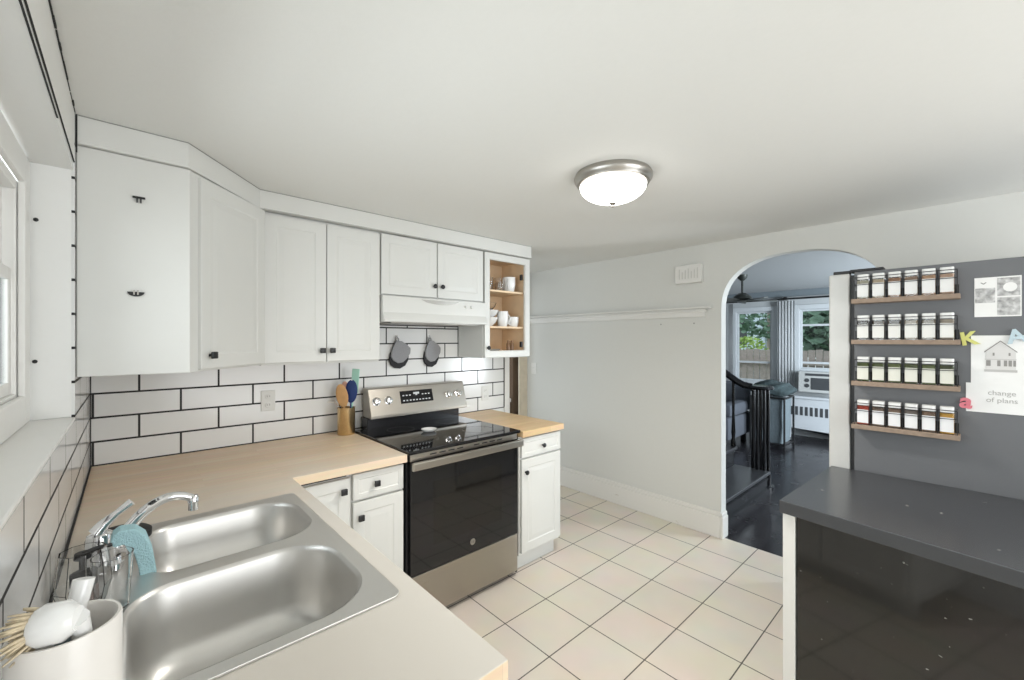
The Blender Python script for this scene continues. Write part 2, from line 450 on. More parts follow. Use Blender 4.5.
# the window in the niche
struct('wall_left_window', box(box(B(), -.2, -.79, 1.236, -.11, -.7415, 2.034), -.2, -2.719, 1.236, -.11, -2.6, 2.034), wallw)
w1 = thing('window_1', 'white double hung window', 'window'); w1['kind'] = 'structure'
for k in ('label', 'category'): del w1[k]
def ring_y(bm, x0, x1, ya, yb, za, zb, t):      # rectangular frame in the y-z plane
    box(bm, x0, ya, za, x1, ya + t, zb); box(bm, x0, yb - t, za, x1, yb, zb)
    box(bm, x0, ya + t, za, x1, yb - t, za + t); box(bm, x0, ya + t, zb - t, x1, yb - t, zb)
    return bm
obj('casing', ring_y(B(), -.109, -.094, -2.68, -.755, 1.2365, 2.03, .085), trimw, w1, bevel=.004)
obj('window_frame', ring_y(B(), -.15, -.111, -2.60, -.815, 1.30, 1.95, .03), trimw, w1, bevel=.003)
obj('upper_sash', ring_y(B(), -.150, -.135, -2.565, -.85, 1.66, 1.92, .035), trimw, w1, bevel=.003)
obj('lower_sash', ring_y(B(), -.134, -.119, -2.565, -.85, 1.33, 1.69, .035), trimw, w1, bevel=.003)
obj('pane', box(box(B(), -.144, -2.53, 1.69, -.141, -.885, 1.89), -.128, -2.53, 1.36, -.125, -.885, 1.66), pane_m, w1)
obj('stop', box(B(), -.104, -2.6, 1.262, -.096, -.80, 1.266), crack, w1)

# corner caulk lines on the tile
struct('trim_7', box(B(), .0003, -.0032, .9105, .0035, -.0002, 1.358), crack)
struct('trim_8', box(B(), .006, -.0032, .9095, 1.16, -.0002, .9135), crack)
struct('trim_9', box(B(), .0003, -1.40, .9095, .0055, -.004, .9150), crack)
struct('trim_10', box(B(), 2.502, -.004, .9105, 2.509, -.0002, 1.35), crack)
struct('trim_11', box(box(B(), 1.245, -.0025, 1.36, 1.249, -.0002, 1.60), 1.245, -.0025, 1.584, 2.03, -.0002, 1.592), crack)
struct('trim_12', box(B(), 2.024, -.0025, 1.36, 2.028, -.0002, 1.59), crack)
# end of the tiled wall
struct('trim_13', box(B(), 2.5105, -.008, 0, 2.565, .112, CZ - .001), trimw, bevel=.003)

# alcove beyond the wall end: a doorway onto a brown stairwell
AY = .65
struct('wall_alcove', box(box(B(), 2.3, AY, 0, 2.9, AY + .1, CZ), 2.9, AY, 2.02, 3.30, AY + .1, CZ), wallg)
struct('trim_14', box(B(), 3.285, AY - .02, 0, 3.409, AY - .001, 2.06), oaktrim, bevel=.003)
struct('wall_stairwell', box(box(B(), 2.3, 1.7, 0, 3.6, 1.8, CZ), 3.3, AY + .1, 0, 3.5, 1.7, CZ), brown_wall)
struct('ceiling_stairwell', box(B(), 2.3, .9, CZ, 3.6, 1.8, CZ + .1), brown_wall)
struct('floor_stairwell', box(B(), 2.3, .9, -.1, 3.6, 1.8, 0), dark_floor)

sg = thing('stair_gate', 'small white slatted gate low in the dark doorway past the end cabinet', 'gate', (3.1, .78, 0))
obj('rail', box(B(), 2.92, .775, .79, 3.298, .80, .83, .004), trimw, sg)
obj('lower_rail', box(B(), 2.92, .775, .08, 3.298, .80, .12, .004), trimw, sg)
for k in range(7):
    obj('slat', box(B(), 2.935 + k * .054, .780, .121, 2.957 + k * .054, .795, .789), trimw, sg)
for x in (2.925, 3.275): obj('post', box(B(), x, .803, 0, x + .02, .823, .85), trimw, sg)
# grey wall with the arched opening
def arch_wall():
    bm = B()
    n = 28; zs, zt = 1.70, 2.08
    yc, ry, rz = (ARCH0 + ARCH1) / 2, (ARCH0 - ARCH1) / 2, zt - zs
    arc = []
    for k in range(n + 1):
        a = pi * k / n; c, s = cos(a), sin(a)
        e = .82      # flattened arch
        arc.append((yc + ry * (abs(c) ** e) * (1 if c > 0 else -1), zs + rz * (abs(s) ** e)))
    # profile columns along y: (y, bottom z); the wall fills from the bottom up to the ceiling
    cols = [(AY + .0995, 0), (ARCH0, 0)] + arc + [(ARCH1, 0), (-4.9, 0)]
    def col(x): return [(bm.verts.new((x, y, z)), bm.verts.new((x, y, CZ + .045))) for y, z in cols]
    f, b_ = col(WX), col(WX + .085)
    for i in range(len(cols) - 1):
        p, q, P, Q = f[i], f[i + 1], b_[i], b_[i + 1]
        if abs(cols[i][0] - cols[i + 1][0]) > 1e-6:
            bm.faces.new((p[0], q[0], q[1], p[1])); bm.faces.new((P[0], P[1], Q[1], Q[0]))
            bm.faces.new((p[1], q[1], Q[1], P[1]))
        bm.faces.new((p[0], P[0], Q[0], q[0]))
    for k in (0, -1): bm.faces.new((f[k][0], f[k][1], b_[k][1], b_[k][0]))
    bmesh.ops.remove_doubles(bm, verts=bm.verts, dist=1e-6)
    return bm
struct('wall_right', arch_wall(), wallg)
# baseboard of the right wall with worn paint
def wornwhite():
    m = scuffed('chipped_white_paint', (.80, .785, .75), .4, .03, 5)
    mx = [n for n in m.node_tree.nodes if n.type == 'MIX'][0]; mx.inputs[7].default_value = (.62, .58, .52, 1)
    return m
ww = wornwhite()
struct('baseboard_right', box(box(B(), WX - .022, ARCH0 + .001, 0, WX - .0005, AY - .03, .165), WX - .014, ARCH0 + .001, .165, WX - .0005, AY - .03, .195), ww, bevel=.004)
struct('baseboard_arch', box(box(B(), WX - .024, ARCH0 - .02, 0, WX + .080, ARCH0 + .0005, .16), WX - .016, ARCH0 - .013, .16, WX + .080, ARCH0 + .0005, .188), ww, bevel=.005)
# rail high on the wall
struct('trim_15', box(box(box(B(), WX - .045, -1.38, 1.728, WX - .0005, AY - .001, 1.742), WX - .018, -1.33, 1.665, WX - .0005, AY - .001, 1.728), WX - .026, -1.34, 1.70, WX - .0005, AY - .001, 1.716), trimw, bevel=.004)

# rear wall with a wide glazed door (behind the camera)
struct('wall_rear', box(box(box(B(), -.12, -5.0, 0, .5, -4.9, CZ), 3.3, -5.0, 0, 3.5, -4.9, CZ), .5, -5.0, 2.1, 3.3, -4.9, CZ), wallw)

# ------------------------------------------------------------------ living room shell
LX = 7.85
wy = [(.02, -.52), (-.90, -1.45)]
bm = B()
box(bm, LX, wy[0][0], 0, LX + .12, 2.2, 2.27)
box(bm, LX, wy[1][0], 0, LX + .12, wy[0][1], 2.27)
box(bm, LX, -4.9, 0, LX + .12, wy[1][1], 2.27)
for a, b_ in wy:
    box(bm, LX, b_, 1.96, LX + .12, a, 2.27)
box(bm, LX, wy[0][1], 0, LX + .12, wy[0][0], .80); box(bm, LX, wy[1][1], 0, LX + .12, wy[1][0], .699)
struct('wall_living_far', bm, wallb)
struct('wall_living_stairs', box(B(), WX + .085, 2.1, 0, LX, 2.2, 2.27), wallb)
struct('wall_living_front', box(box(box(B(), WX + .085, -4.9, 0, 4.7, -4.8, 2.27), 6.9, -4.9, 0, LX, -4.8, 2.27), 4.7, -4.9, 2.1, 6.9, -4.8, 2.27), wallb)
wmat = mat('living_trim_paint', (.56, .59, .61), .5)
for i, ((a, b_), z0) in enumerate(zip(wy, (.80, 1.032))):
    w = bpy.data.objects.new('window_%d' % (i + 2), None); COL.objects.link(w); w['kind'] = 'structure'
    obj('casing', ring_y(B(), LX - .02, LX - .001, b_ - .07, a + .07, z0 - .06, 2.03, .07), wmat, w, bevel=.003)
    obj('window_frame', ring_y(B(), LX + .02, LX + .06, b_ + .001, a - .001, z0, 1.959, .03), wmat, w, bevel=.002)
    zm = 1.42 if i else 1.10
    if i: obj('sash_rail', box(B(), LX + .025, b_ + .03, 1.70, LX + .055, a - .03, 1.73), wmat, w)
    obj('meeting_rail', box(B(), LX + .025, b_ + .03, zm if i == 0 else 1.12, LX + .055, a - .03, (zm if i == 0 else 1.12) + .03), wmat, w)
    obj('pane', box(B(), LX + .038, b_ + .031, z0 + .031, LX + .041, a - .031, 1.928), pane_m, w)
struct('trim_16', box(B(), LX - .03, -4.8, 2.17, LX - .001, 2.1, 2.269), mat('dark_crown_paint', (.16, .19, .21), .7))
struct('baseboard_living', box(B(), LX - .02, -.66, 0, LX - .001, 2.1, .14), wmat)

# ------------------------------------------------------------------ cabinet building blocks
def door_bm(w, h, t=.02, fr=.055, panel=True, drawer=False):
    """front at y = 0 going to +y = t; x 0..w, z 0..h, local"""
    bm = B()
    if drawer: prof = [(0, t), (0, .002), (.002, 0), (.026, 0), (.030, .003)]
    elif panel: prof = [(0, t), (0, .002), (.002, 0), (fr, 0), (fr + .006, .0028), (fr + .014, .0028), (fr + .036, .0008), (fr + .040, .0008)]
    else: prof = [(fr, t), (0, t), (0, .002), (.002, 0), (fr - .008, 0), (fr, .006), (fr, t)]
    rings = []
    for ins, y in prof:
        rings.append([bm.verts.new(p) for p in ((ins, y, ins), (w - ins, y, ins), (w - ins, y, h - ins), (ins, y, h - ins))])
    for a, b_ in zip(rings, rings[1:]):
        for k in range(4): bm.faces.new((a[k], a[(k + 1) % 4], b_[(k + 1) % 4], b_[k]))
    if panel or drawer: bm.faces.new(rings[0][::-1]); bm.faces.new(rings[-1])
    else: bmesh.ops.remove_doubles(bm, verts=bm.verts, dist=1e-6)
    return bm
def place_door(parent, name, x0, z0, w, h, yf, m=white, rot=0, org=None, fr=.055, panel=True, t=.02, drawer=False):
    bm = door_bm(w, h, t, fr, panel, drawer)
    M_ = Matrix.Translation(org or (x0, yf, z0)) @ Matrix.Rotation(rot, 4, 'Z')
    bm.transform(M_)
    return obj(name, bm, m, parent, bevel=0)
def knob(parent, x, y, z, square=True, rot=0):
    """black knob whose base is at (x, y, z), pointing to -y turned by rot"""
    bm = B()
    cyl(bm, (0, 0, 0), (0, -.014, 0), .006, 12)
    if square: box(bm, -.014, -.026, -.014, .014, -.014, .014, .003)
    else: lathe(bm, 0, -.026, 0, [(.008, 0), (.014, .003), (.015, .008), (.010, .012)], 20, 'Y')
    bm.transform(Matrix.Translation((x, y, z)) @ Matrix.Rotation(rot, 4, 'Z'))
    return obj('knob', bm, black_metal, parent, smooth=True)

UZ0, UZ1 = 1.362, 2.130
FY = -.33     # door face plane of the uppers
# corner wall cabinet with a diagonal door
c = thing('corner_wall_cabinet', 'white corner wall cabinet with a diagonal door and a blank side facing the sink', 'cabinet', (.02, -.01, UZ0))
bm = B()
foot = [(.0008, -.010), (.0008, -.705), (.300, -.705), (.318, -.680), (.612, -.352), (.612, -.010)]
prism(bm, foot, 'Z', UZ0, UZ1)
obj('body', bm, white, c, bevel=.0015)
dx, dy = .628 - .322, -.335 + .668
ang = math.atan2(dy, dx); dw = math.hypot(dx, dy) - .012
nx, ny = sin(ang), -cos(ang)
org = (.322 + .005 * cos(ang) + nx * .018, -.668 + .005 * sin(ang) + ny * .018, UZ0 + .008)
d = place_door(c, 'door', 0, 0, dw - .02, UZ1 - UZ0 - .02, 0, rot=ang, org=org, t=.015)
kx = .045
knob(d, org[0] + cos(ang) * kx, org[1] + sin(ang) * kx, UZ0 + .062, rot=ang)
# thin end panel edge line
obj('scribe_strip', box(B(), .0015, -.7065, UZ0, .003, -.7052, UZ1), greyline, c)

# two hooks stuck on the blank side
def side_hook(x, z, label, round_):
    h = thing('stick_on_hook', label, 'hook', (x, -.7055, z), group='black hooks on the cabinet side')
    bm = B()
    if round_:
        prism(bm, [(x + .023 * cos(radians(a)), z + .016 * sin(radians(a))) for a in range(180, 361, 12)], 'Y', -.711, -.7055)
    else:
        box(bm, x - .017, -.711, z + .002, x + .017, -.7055, z + .009)
    obj('plate', bm, black_metal, h)
    zz = .0 if round_ else -.004
    obj('prong', box(box(B(), x - .007, -.719, z - .010 + zz, x - .003, -.7112, z + .006 + zz), x + .003, -.719, z - .010 + zz, x + .007, -.7112, z + .006 + zz), nickel if round_ else black_metal, h)
side_hook(.148, 1.655, 'lower black half-round hook stuck on the blank white cabinet side', True)
side_hook(.156, 1.985, 'upper small black T-shaped hook stuck on the blank white cabinet side', False)

# two-door wall cabinet
c = thing('wall_cabinet', 'tall white two-door wall cabinet left of the range hood', 'cabinet', (.93, -.01, UZ0 - .008))
obj('body', box(B(), .616, -.308, UZ0 - .006, 1.236, -.003, UZ1), white, c, bevel=.0015)
for x0, x1, kx in ((.624, .926, .902), (.930, 1.232, .954)):
    d = place_door(c, 'door', x0, UZ0 + .006, x1 - x0, UZ1 - UZ0 - .02, FY)
    knob(d, kx, FY, UZ0 + .066)
# short cabinet above the hood
c = thing('over_hood_cabinet', 'short white two-door wall cabinet directly above the range hood', 'cabinet', (1.63, -.01, 1.755))
obj('body', box(B(), 1.240, -.308, 1.755, 2.022, -.003, UZ1), white, c, bevel=.0015)
for x0, x1, kx in ((1.243, 1.628, 1.606), (1.636, 2.016, 1.664)):
    d = place_door(c, 'door', x0, 1.762, x1 - x0, UZ1 - 1.762 - .006, FY, fr=.05)
    knob(d, kx, FY, 1.836, square=False)

# glass-door cabinet at the end
gx0, gx1, gz0, gz1 = 2.030, 2.494, 1.352, UZ1
c = thing('open_front_cabinet', 'narrow end wall cabinet with an open-framed door showing birch shelves of dishes', 'cabinet', (2.26, -.01, gz0))
t = .018
obj('side_panel', box(B(), gx0, -.305, gz0, gx0 + t, -.003, gz1), white, c, bevel=.001)
obj('side_panel', box(B(), gx1 - t, -.305, gz0, gx1, -.003, gz1), white, c, bevel=.001)
obj('top_panel', box(B(), gx0 + t, -.305, gz1 - t, gx1 - t, -.003, gz1), white, c)
obj('bottom_panel', box(B(), gx0 + t, -.305, gz0, gx1 - t, -.003, gz0 + t), white, c)
obj('lining', box(box(box(box(box(B(), gx0 + t, -.012, gz0 + t, gx1 - t, -.0035, gz1 - t), gx0 + t, -.304, gz0 + t, gx0 + t + .003, -.012, gz1 - t), gx1 - t - .003, -.304, gz0 + t, gx1 - t, -.012, gz1 - t),
    gx0 + t, -.304, gz0 + t, gx1 - t, -.012, gz0 + t + .003), gx0 + t, -.304, gz1 - t - .003, gx1 - t, -.012, gz1 - t), birch_in, c)
sh = [1.575, 1.848]
for z in sh: obj('shelf', box(B(), gx0 + t + .004, -.298, z, gx1 - t - .004, -.013, z + .014), birch_in, c)
d = place_door(c, 'door', gx0 + .004, gz0 + .004, gx1 - gx0 - .008, gz1 - gz0 - .008, FY, fr=.050, panel=False)
knob(d, 2.056, FY, 1.428, square=False)
for z in (1.45, 1.98):
    obj('hinge', box(B(), gx1 - .076, FY + .0205, z - .022, gx1 - .060, FY + .0445, z + .022, .003), black_metal, d)

# dishes in the cabinet
brown_m = mat('brown_bottle', (.22, .12, .06), .3)
def bowl(name, label, x, y, z, r, h, m, cat='bowl', group=None, n=28):
    bm = B()
    lathe(bm, x, y, z, [(r * .42, 0), (r * .45, .004), (r * .8, h * .45), (r, h), (r * .96, h), (r * .75, h * .5), (r * .4, .008), (.0001, .008)], n)
    return tag(obj(name, bm, m, smooth=True), label, cat, group)
def cup(name, label, x, y, z, r, h, m, ang, group=None, cat='cup'):
    c = thing(name, label, cat, (x, y, z), group=group)
    obj('cup_body', lathe(B(), x, y, z, [(r * .75, 0), (r * .8, .003), (r, h * .5), (r, h), (r * .92, h), (r * .9, h * .5), (r * .7, .008), (.0001, .008)], 24), m, c, smooth=True)
    pts = [(x + cos(ang) * (r * .93 + .022 * sin(pi * k / 8)), y + sin(ang) * (r * .93 + .022 * sin(pi * k / 8)), z + h * (.18 + .66 * k / 8)) for k in range(9)]
    obj('handle', tube(B(), pts, .0045, 8), m, c, smooth=True)
    return c
z2 = sh[1] + .0145; z1 = sh[0] + .0145; z0 = gz0 + t + .0035
cup('glass_mug', 'clear glass mug on the top cabinet shelf, leftmost of the cups', 2.15, -.22, z2, .040, .098, glass, pi, 'glasses on the top cabinet shelf')
cup('glass_mug', 'clear glass mug on the top cabinet shelf between the leftmost glass and the white mug', 2.25, -.235, z2, .036, .10, glass, .4, 'glasses on the top cabinet shelf')
cup('coffee_mug', 'large white mug on the top cabinet shelf, right of the glass mugs', 2.352, -.235, z2, .050, .115, ceramic, -2.4)
cup('coffee_mug', 'white mug at the back right of the top cabinet shelf', 2.41, -.10, z2, .042, .095, ceramic, 2.2)
bowl('serving_bowl', 'white bowl at the left of the middle cabinet shelf, topmost of the nested bowls', 2.15, -.215, z1 + .062, .085, .060, ceramic, group='stacked bowls')
bowl('serving_bowl', 'white bowl at the left of the middle cabinet shelf, lowest of the nested bowls', 2.15, -.215, z1, .080, .068, ceramic, group='stacked bowls')
bowl('glass_bowl', 'clear glass bowl standing in the white bowls on the middle shelf', 2.15, -.215, z1 + .118, .070, .06, glass)
cup('coffee_mug', 'tall white mug in the middle of the middle cabinet shelf', 2.285, -.235, z1, .044, .118, ceramic, -.5)
cup('teacup', 'short white cup at the right of the middle cabinet shelf', 2.395, -.235, z1, .046, .078, ceramic, -2.9)
for k in range(2):
    bowl('dinner_plate', 'upper white plate of the pair on the cabinet floor' if k else 'lower white plate of the pair on the cabinet floor', 2.175, -.185, z0 + .001 + k * .0205, .105, .019, ceramic, cat='plate', group='plates on the cabinet floor')
for k in range(2):
    tag(obj('spice_bottle', lathe(B(), 2.328 + k * .045, -.255 + k * .01, z0, [(.015, 0), (.016, .002), (.016, .082), (.010, .092), (.010, .108), (.0001, .108)], 16), brown_m, smooth=True), 'left brown bottle on the cabinet floor right of the plates' if k == 0 else 'right brown bottle on the cabinet floor beside the hinge', 'bottle', 'brown bottles on the cabinet floor')

# soffit over the cabinets
bm = B()
prism(bm, [(.0012, -.006), (.0012, -.724), (.294, -.724), (.605, -.350), (2.488, -.350), (2.488, -.006)], 'Z', UZ1 + .002, CZ - .002)
struct('trim_17', bm, white, bevel=.002)
bm = B()
prism(bm, [(.007, -.7255), (.295, -.7255), (.606, -.3515), (2.489, -.3515), (2.489, -.3505), (.605, -.3503), (.294, -.7243), (.007, -.7243)], 'Z', CZ - .0035, CZ - .0005)
struct('trim_18', bm, greyline)
bm = B(); box(bm, .62, -.351, UZ1 + .0022, 2.487, -.3503, UZ1 + .0045)
struct('trim_19', bm, greyline)
struct('trim_20', box(B(), .0012, -.7285, 2.10, .0050, -.7245, CZ - .001), crack)

# ------------------------------------------------------------------ range hood
hd = thing('range_hood', 'white under-cabinet range hood above the stove', 'range hood', (1.63, -.01, 1.59))
bm = B(); prism(bm, [(-.004, 1.752), (-.350, 1.752), (-.352, 1.652), (-.375, 1.606), (-.375, 1.594), (-.004, 1.594)], 'X', 1.242, 2.026)
obj('shell', bm, white, hd, bevel=.004)
obj('light_strip', prism(B(), [(1.52 + .13 * (k / 12) * 1.0 * 1, 0) for k in ()] or [(1.50, 1.742), (1.79, 1.742), (1.755, 1.727), (1.70, 1.718), (1.645, 1.715), (1.59, 1.718), (1.535, 1.727)], 'Y', -.3535, -.3505), nickel, hd)
for x in (1.845, 1.895):
    obj('switch', lathe(B(), x, -.362, 1.712, [(.008, 0), (.010, .003), (.010, .011)], 16, 'Y'), white, hd, smooth=True)
obj('filter', box(B(), 1.30, -.34, 1.588, 1.96, -.06, 1.5935), toaster_grey, hd)

# ------------------------------------------------------------------ base cabinets
BY = -.765
bc = thing('base_cabinet', 'white base cabinet with drawer and door immediately left of the stove', 'cabinet', (1.03, -.3, 0))
obj('body', box(B(), .892, BY + .022, .11, 1.162, -.006, .8685), white, bc)
d = place_door(bc, 'drawer', .900, .735, .256, .122, BY, drawer=True); knob(d, 1.010, BY, .797)
d = place_door(bc, 'door', .900, .125, .256, .598, BY, fr=.05); knob(d, .932, BY, .652)
obj('toe_kick', box(B(), .892, BY + .09, .001, 1.162, BY + .10, .109), white, bc)
bc = thing('corner_base_cabinet', 'white corner base cabinet with a single door between the sink run and the narrow cabinet', 'cabinet', (.75, -.3, 0))
obj('body', box(B(), .632, BY + .022, .11, .890, -.006, .8685), white, bc)
d = place_door(bc, 'door', .640, .125, .245, .722, BY, fr=.05); knob(d, .852, BY, .793)
obj('gap_strip', box(B(), .66, BY + .018, .852, .875, BY + .0215, .862), crack, bc)
obj('toe_kick', box(B(), .632, BY + .09, .001, .890, BY + .10, .109), white, bc)
bc = thing('sink_base_cabinet', 'white base cabinet under the sink countertop', 'cabinet', (.3, -1.4, 0))
bm = B()
box(bm, .006, -2.10, .11, .022, -.80, .8685); box(bm, .585, -2.10, .11, .6, -.80, .8685)
box(bm, .022, -2.10, .11, .585, -2.085, .8685); box(bm, .022, -.815, .11, .585, -.80, .8685); box(bm, .022, -2.085, .11, .585, -.815, .126)
obj('body', bm, white, bc)
for i in range(3):
    bm = door_bm(.405, .72, .018); bm.transform(Matrix.Translation((.619, -2.075 + i * .415, .13)) @ Matrix.Rotation(pi / 2, 4, 'Z'))
    obj('door', bm, white, bc)
obj('toe_kick', box(B(), .52, -2.09, .001, .53, -.81, .109), white, bc)

RB = -.785
bc = thing('base_cabinet', 'white base cabinet with drawer and door immediately right of the stove', 'cabinet', (2.16, -.3, 0))
obj('body', box(B(), 1.958, RB + .022, .11, 2.343, -.012, .8685), white, bc)
d = place_door(bc, 'drawer', 1.968, .735, .368, .122, RB, drawer=True); knob(d, 2.156, RB, .790, square=False)
d = place_door(bc, 'door', 1.968, .130, .368, .593, RB, fr=.055); knob(d, 1.998, RB, .642, square=False)
obj('toe_kick', box(B(), 1.958, RB + .07, .001, 2.343, RB + .08, .109), white, bc)

# ------------------------------------------------------------------ countertops
SX0, SX1, SY0, SY1 = .062, .584, -1.838, -.990
outer = [(.004, -.004), (.004, -2.14), (.634, -2.14), (.634, -.79), (1.164, -.79), (1.164, -.004)]
ct = obj('countertop', holed(B(), outer, [[(SX0 + .02, SY0 + .02), (SX1 - .02, SY0 + .02), (SX1 - .02, SY1 - .02), (SX0 + .02, SY1 - .02)]], .870, .909), block_left, bevel=.002)
tag(ct, 'pale L-shaped butcher block countertop holding the sink', 'countertop')
ct = obj('countertop', box(B(), 1.957, -.805, .870, 2.350, -.010, .909), block_right, bevel=.002)
tag(ct, 'short honey-coloured butcher block countertop right of the stove', 'countertop')

# ------------------------------------------------------------------ sink
sk = thing('double_sink', 'stainless steel double-bowl drop-in sink in the countertop', 'sink', (.33, -1.41, .91))
far = rrect(.165, -1.375, .560, -1.035, [.12, .07, .06, .11])
near = rrect(.118, -1.805, .548, -1.430, [.13, .10, .08, .13])
bm = holed(B(), rrect(SX0, SY0, SX1, SY1, .022, 5), [far, near], .9095, .9145)
obj('deck', bm, sink_steel, sk, bevel=.0015)
def basin(x0, y0, x1, y1, r, depth):
    bm = B(); rings = []
    for ins, z in ((0, .9146), (.004, .911), (.008, .903), (.014, .9145 - depth * .5), (.022, .9145 - depth + .05), (.032, .9145 - depth + .022), (.052, .9145 - depth + .006), (.085, .9145 - depth), (.125, .9145 - depth - .001)):
        rr = [max(.02, q - ins * .7) for q in r]
        rings.append([bm.verts.new((x, y, z)) for x, y in rrect(x0 + ins, y0 + ins, x1 - ins, y1 - ins, rr)])
    n = len(rings[0])
    for a, b_ in zip(rings, rings[1:]):
        for k in range(n): bm.faces.new((a[k], a[(k + 1) % n], b_[(k + 1) % n], b_[k]))
    bm.faces.new(rings[-1])
    return bm
for (x0, y0, x1, y1, r, dep) in ((.165, -1.375, .560, -1.035, [.12, .07, .06, .11], .15), (.118, -1.805, .548, -1.430, [.13, .10, .08, .13], .19)):
    b_ = obj('basin', basin(x0, y0, x1, y1, r, dep), sink_steel, sk, smooth='all')
    obj('drain', lathe(B(), (x0 + x1) / 2 - .03, (y0 + y1) / 2, .9145 - dep, [(.045, .0), (.045, .002), (.038, .002), (.030, .0005), (.0001, .0005)], 28), chrome, b_, smooth=True)

# faucet on the sink's rear-left deck
fc = thing('faucet', 'chrome kitchen faucet with an arched spout and a lever on the sink deck', 'faucet', (.10, -1.22, .915))
obj('base_plate', lathe(B(), .105, -1.215, .915, [(.028, 0), (.030, .004), (.029, .016), (.022, .020)], 28, sy=2.4), chrome, fc, smooth=True)
obj('body', lathe(B(), .076, -1.245, .932, [(.030, 0), (.028, .02), (.026, .060), (.024, .072), (.010, .082)], 24), chrome, fc, smooth=True)
pts = []
P0, P1, P2, P3 = Vector((.105, -1.205, .95)), Vector((.150, -1.205, 1.035)), Vector((.205, -1.205, 1.075)), Vector((.262, -1.205, 1.035))
for k in range(17):
    t_ = k / 16; pts.append(P0 * (1 - t_) ** 3 + P1 * 3 * t_ * (1 - t_) ** 2 + P2 * 3 * t_ ** 2 * (1 - t_) + P3 * t_ ** 3)
obj('spout', tube(B(), [tuple(p) for p in pts], [.0155 - .005 * k / 16 for k in range(17)], 16), chrome, fc, smooth=True)
obj('aerator', lathe(B(), .265, -1.205, 1.000, [(.010, 0), (.012, .002), (.012, .022), (.014, .024), (.014, .036), (.010, .042)], 18), chrome, fc, smooth=True)
obj('lever', tube(B(), [(.070, -1.25, 1.010), (.085, -1.25, 1.030), (.108, -1.25, 1.050), (.134, -1.25, 1.070)], [.017, .013, .008, .010], 12), chrome, fc, smooth=True)
# black scrubbing pad ring behind the faucet
tag(obj('rubber_mat_ring', lathe(B(), .110, -1.075, .915, [(.060, 0), (.070, .004), (.070, .020), (.062, .026), (.040, .026), (.034, .018), (.034, .004), (.040, 0), (.060, 0)], 30, cap=False), rubber, smooth=True), 'flat black rubber ring lying on the sink deck behind the faucet', 'ring')
# blue sponge hung over the faucet
pts_ = [(.096, 1.010), (.101, 1.025), (.113, 1.033), (.140, 1.030), (.160, 1.008), (.172, .967), (.180, .910), (.168, .894), (.150, .897), (.146, .934), (.137, .974), (.120, .998), (.103, .996)]
bm = prism(B(), pts_, 'Y', -1.345, -1.300)
bmesh.ops.triangulate(bm, faces=[f for f in bm.faces if len(f.verts) > 4])
tag(obj('cleaning_sponge', bm, sponge_blue, bevel=.003), 'pale blue sponge cloth folded over in front of the faucet spout', 'sponge')

# soap dispenser
sx, sy_ = .056, -1.42
bm = lathe(B(), sx, sy_, .9155, [(.028, 0), (.034, .003), (.046, .045), (.042, .085), (.038, .120), (.035, .120), (.039, .085), (.043, .045), (.032, .008), (.0001, .007)], 9)
tag(obj('faceted_tumbler', bm, glass), 'clear faceted tumbler holding the soap bottle left of the sink', 'glass')
sd = thing('soap_dispenser', 'small soap bottle with a black pump standing in the faceted tumbler', 'soap dispenser', (sx, sy_, .923))
obj('bottle', lathe(B(), sx, sy_, .924, [(.018, 0), (.022, .003), (.022, .028), (.014, .040), (.012, .044)], 20), mat('soap_brown', (.34, .26, .23), .25), sd, smooth=True)
obj('collar', lathe(B(), sx, sy_, .960, [(.019, 0), (.020, .002), (.020, .028), (.008, .034)], 20), black_plastic, sd, smooth=True)
obj('pump', tube(tube(B(), [(sx, sy_, .993), (sx, sy_, 1.020)], .006, 10), [(sx, sy_, 1.018), (sx, sy_, 1.030)], [.014, .013], 12), black_plastic, sd, smooth=True)
obj('nozzle', tube(B(), [(sx, sy_, 1.026), (sx + .02, sy_ + .004, 1.031), (sx + .045, sy_ + .010, 1.029)], [.006, .005, .004], 8), black_plastic, sd, smooth=True)
bm = lathe(B(), .103, -1.475, .9155, [(.024, 0), (.027, .003), (.034, .115), (.032, .115), (.025, .006), (.0001, .006)], 24)
tag(obj('drinking_glass', bm, glass, smooth=True), 'clear glass tumbler between the soap bottle and the blue sponge', 'glass')

# white crock with brushes near the camera
CX, CY_, CR = .069, -1.918, .053
zt = 1.12
bm = lathe(B(), CX, CY_, .9095, [(CR * .93, 0), (CR * .97, .004), (CR, .03), (CR, zt - .9095 - .003), (CR - .001, zt - .9095), (CR - .004, zt - .9095), (CR - .005, zt - .9095 - .003), (CR - .006, .012), (.0001, .010)], 48)
tag(obj('utensil_crock', bm, crockm, smooth=True), 'large cream white crock by the sink in the near left corner', 'crock')
br_ = thing('dish_brush', 'white round dish brush with straw-coloured bristles resting in the cream crock', 'brush', (.06, -1.93, 1.12))
axis = Vector((-.84, .34, -.06)).normalized(); u, w = frame_for(axis)
hc = Vector((.064, -1.950, 1.140))
tube_pts = [hc - axis * .020, hc - axis * .008, hc + axis * .012, hc + axis * .020]
obj('brush_head', tube(B(), [tuple(p) for p in tube_pts], [.014, .023, .024, .020], 24), ceramic, br_, smooth=True)
bm = B()
for k in range(110):
    a = random.random() * 2 * pi; r = .020 * math.sqrt(random.random())
    base = hc + axis * .019 + (u * cos(a) + w * sin(a)) * r
    tip = base + axis * random.uniform(.012, .024) + (u * cos(a) + w * sin(a)) * r * .6 + Vector((0, random.uniform(-.002, .002), -.006))
    tube(bm, [tuple(base), tuple((base + tip) / 2), tuple(tip)], [.0021, .0019, .0009], 5)
bq = obj('bristles', bm, bamboo, br_, smooth='all'); bq['kind'] = 'stuff'
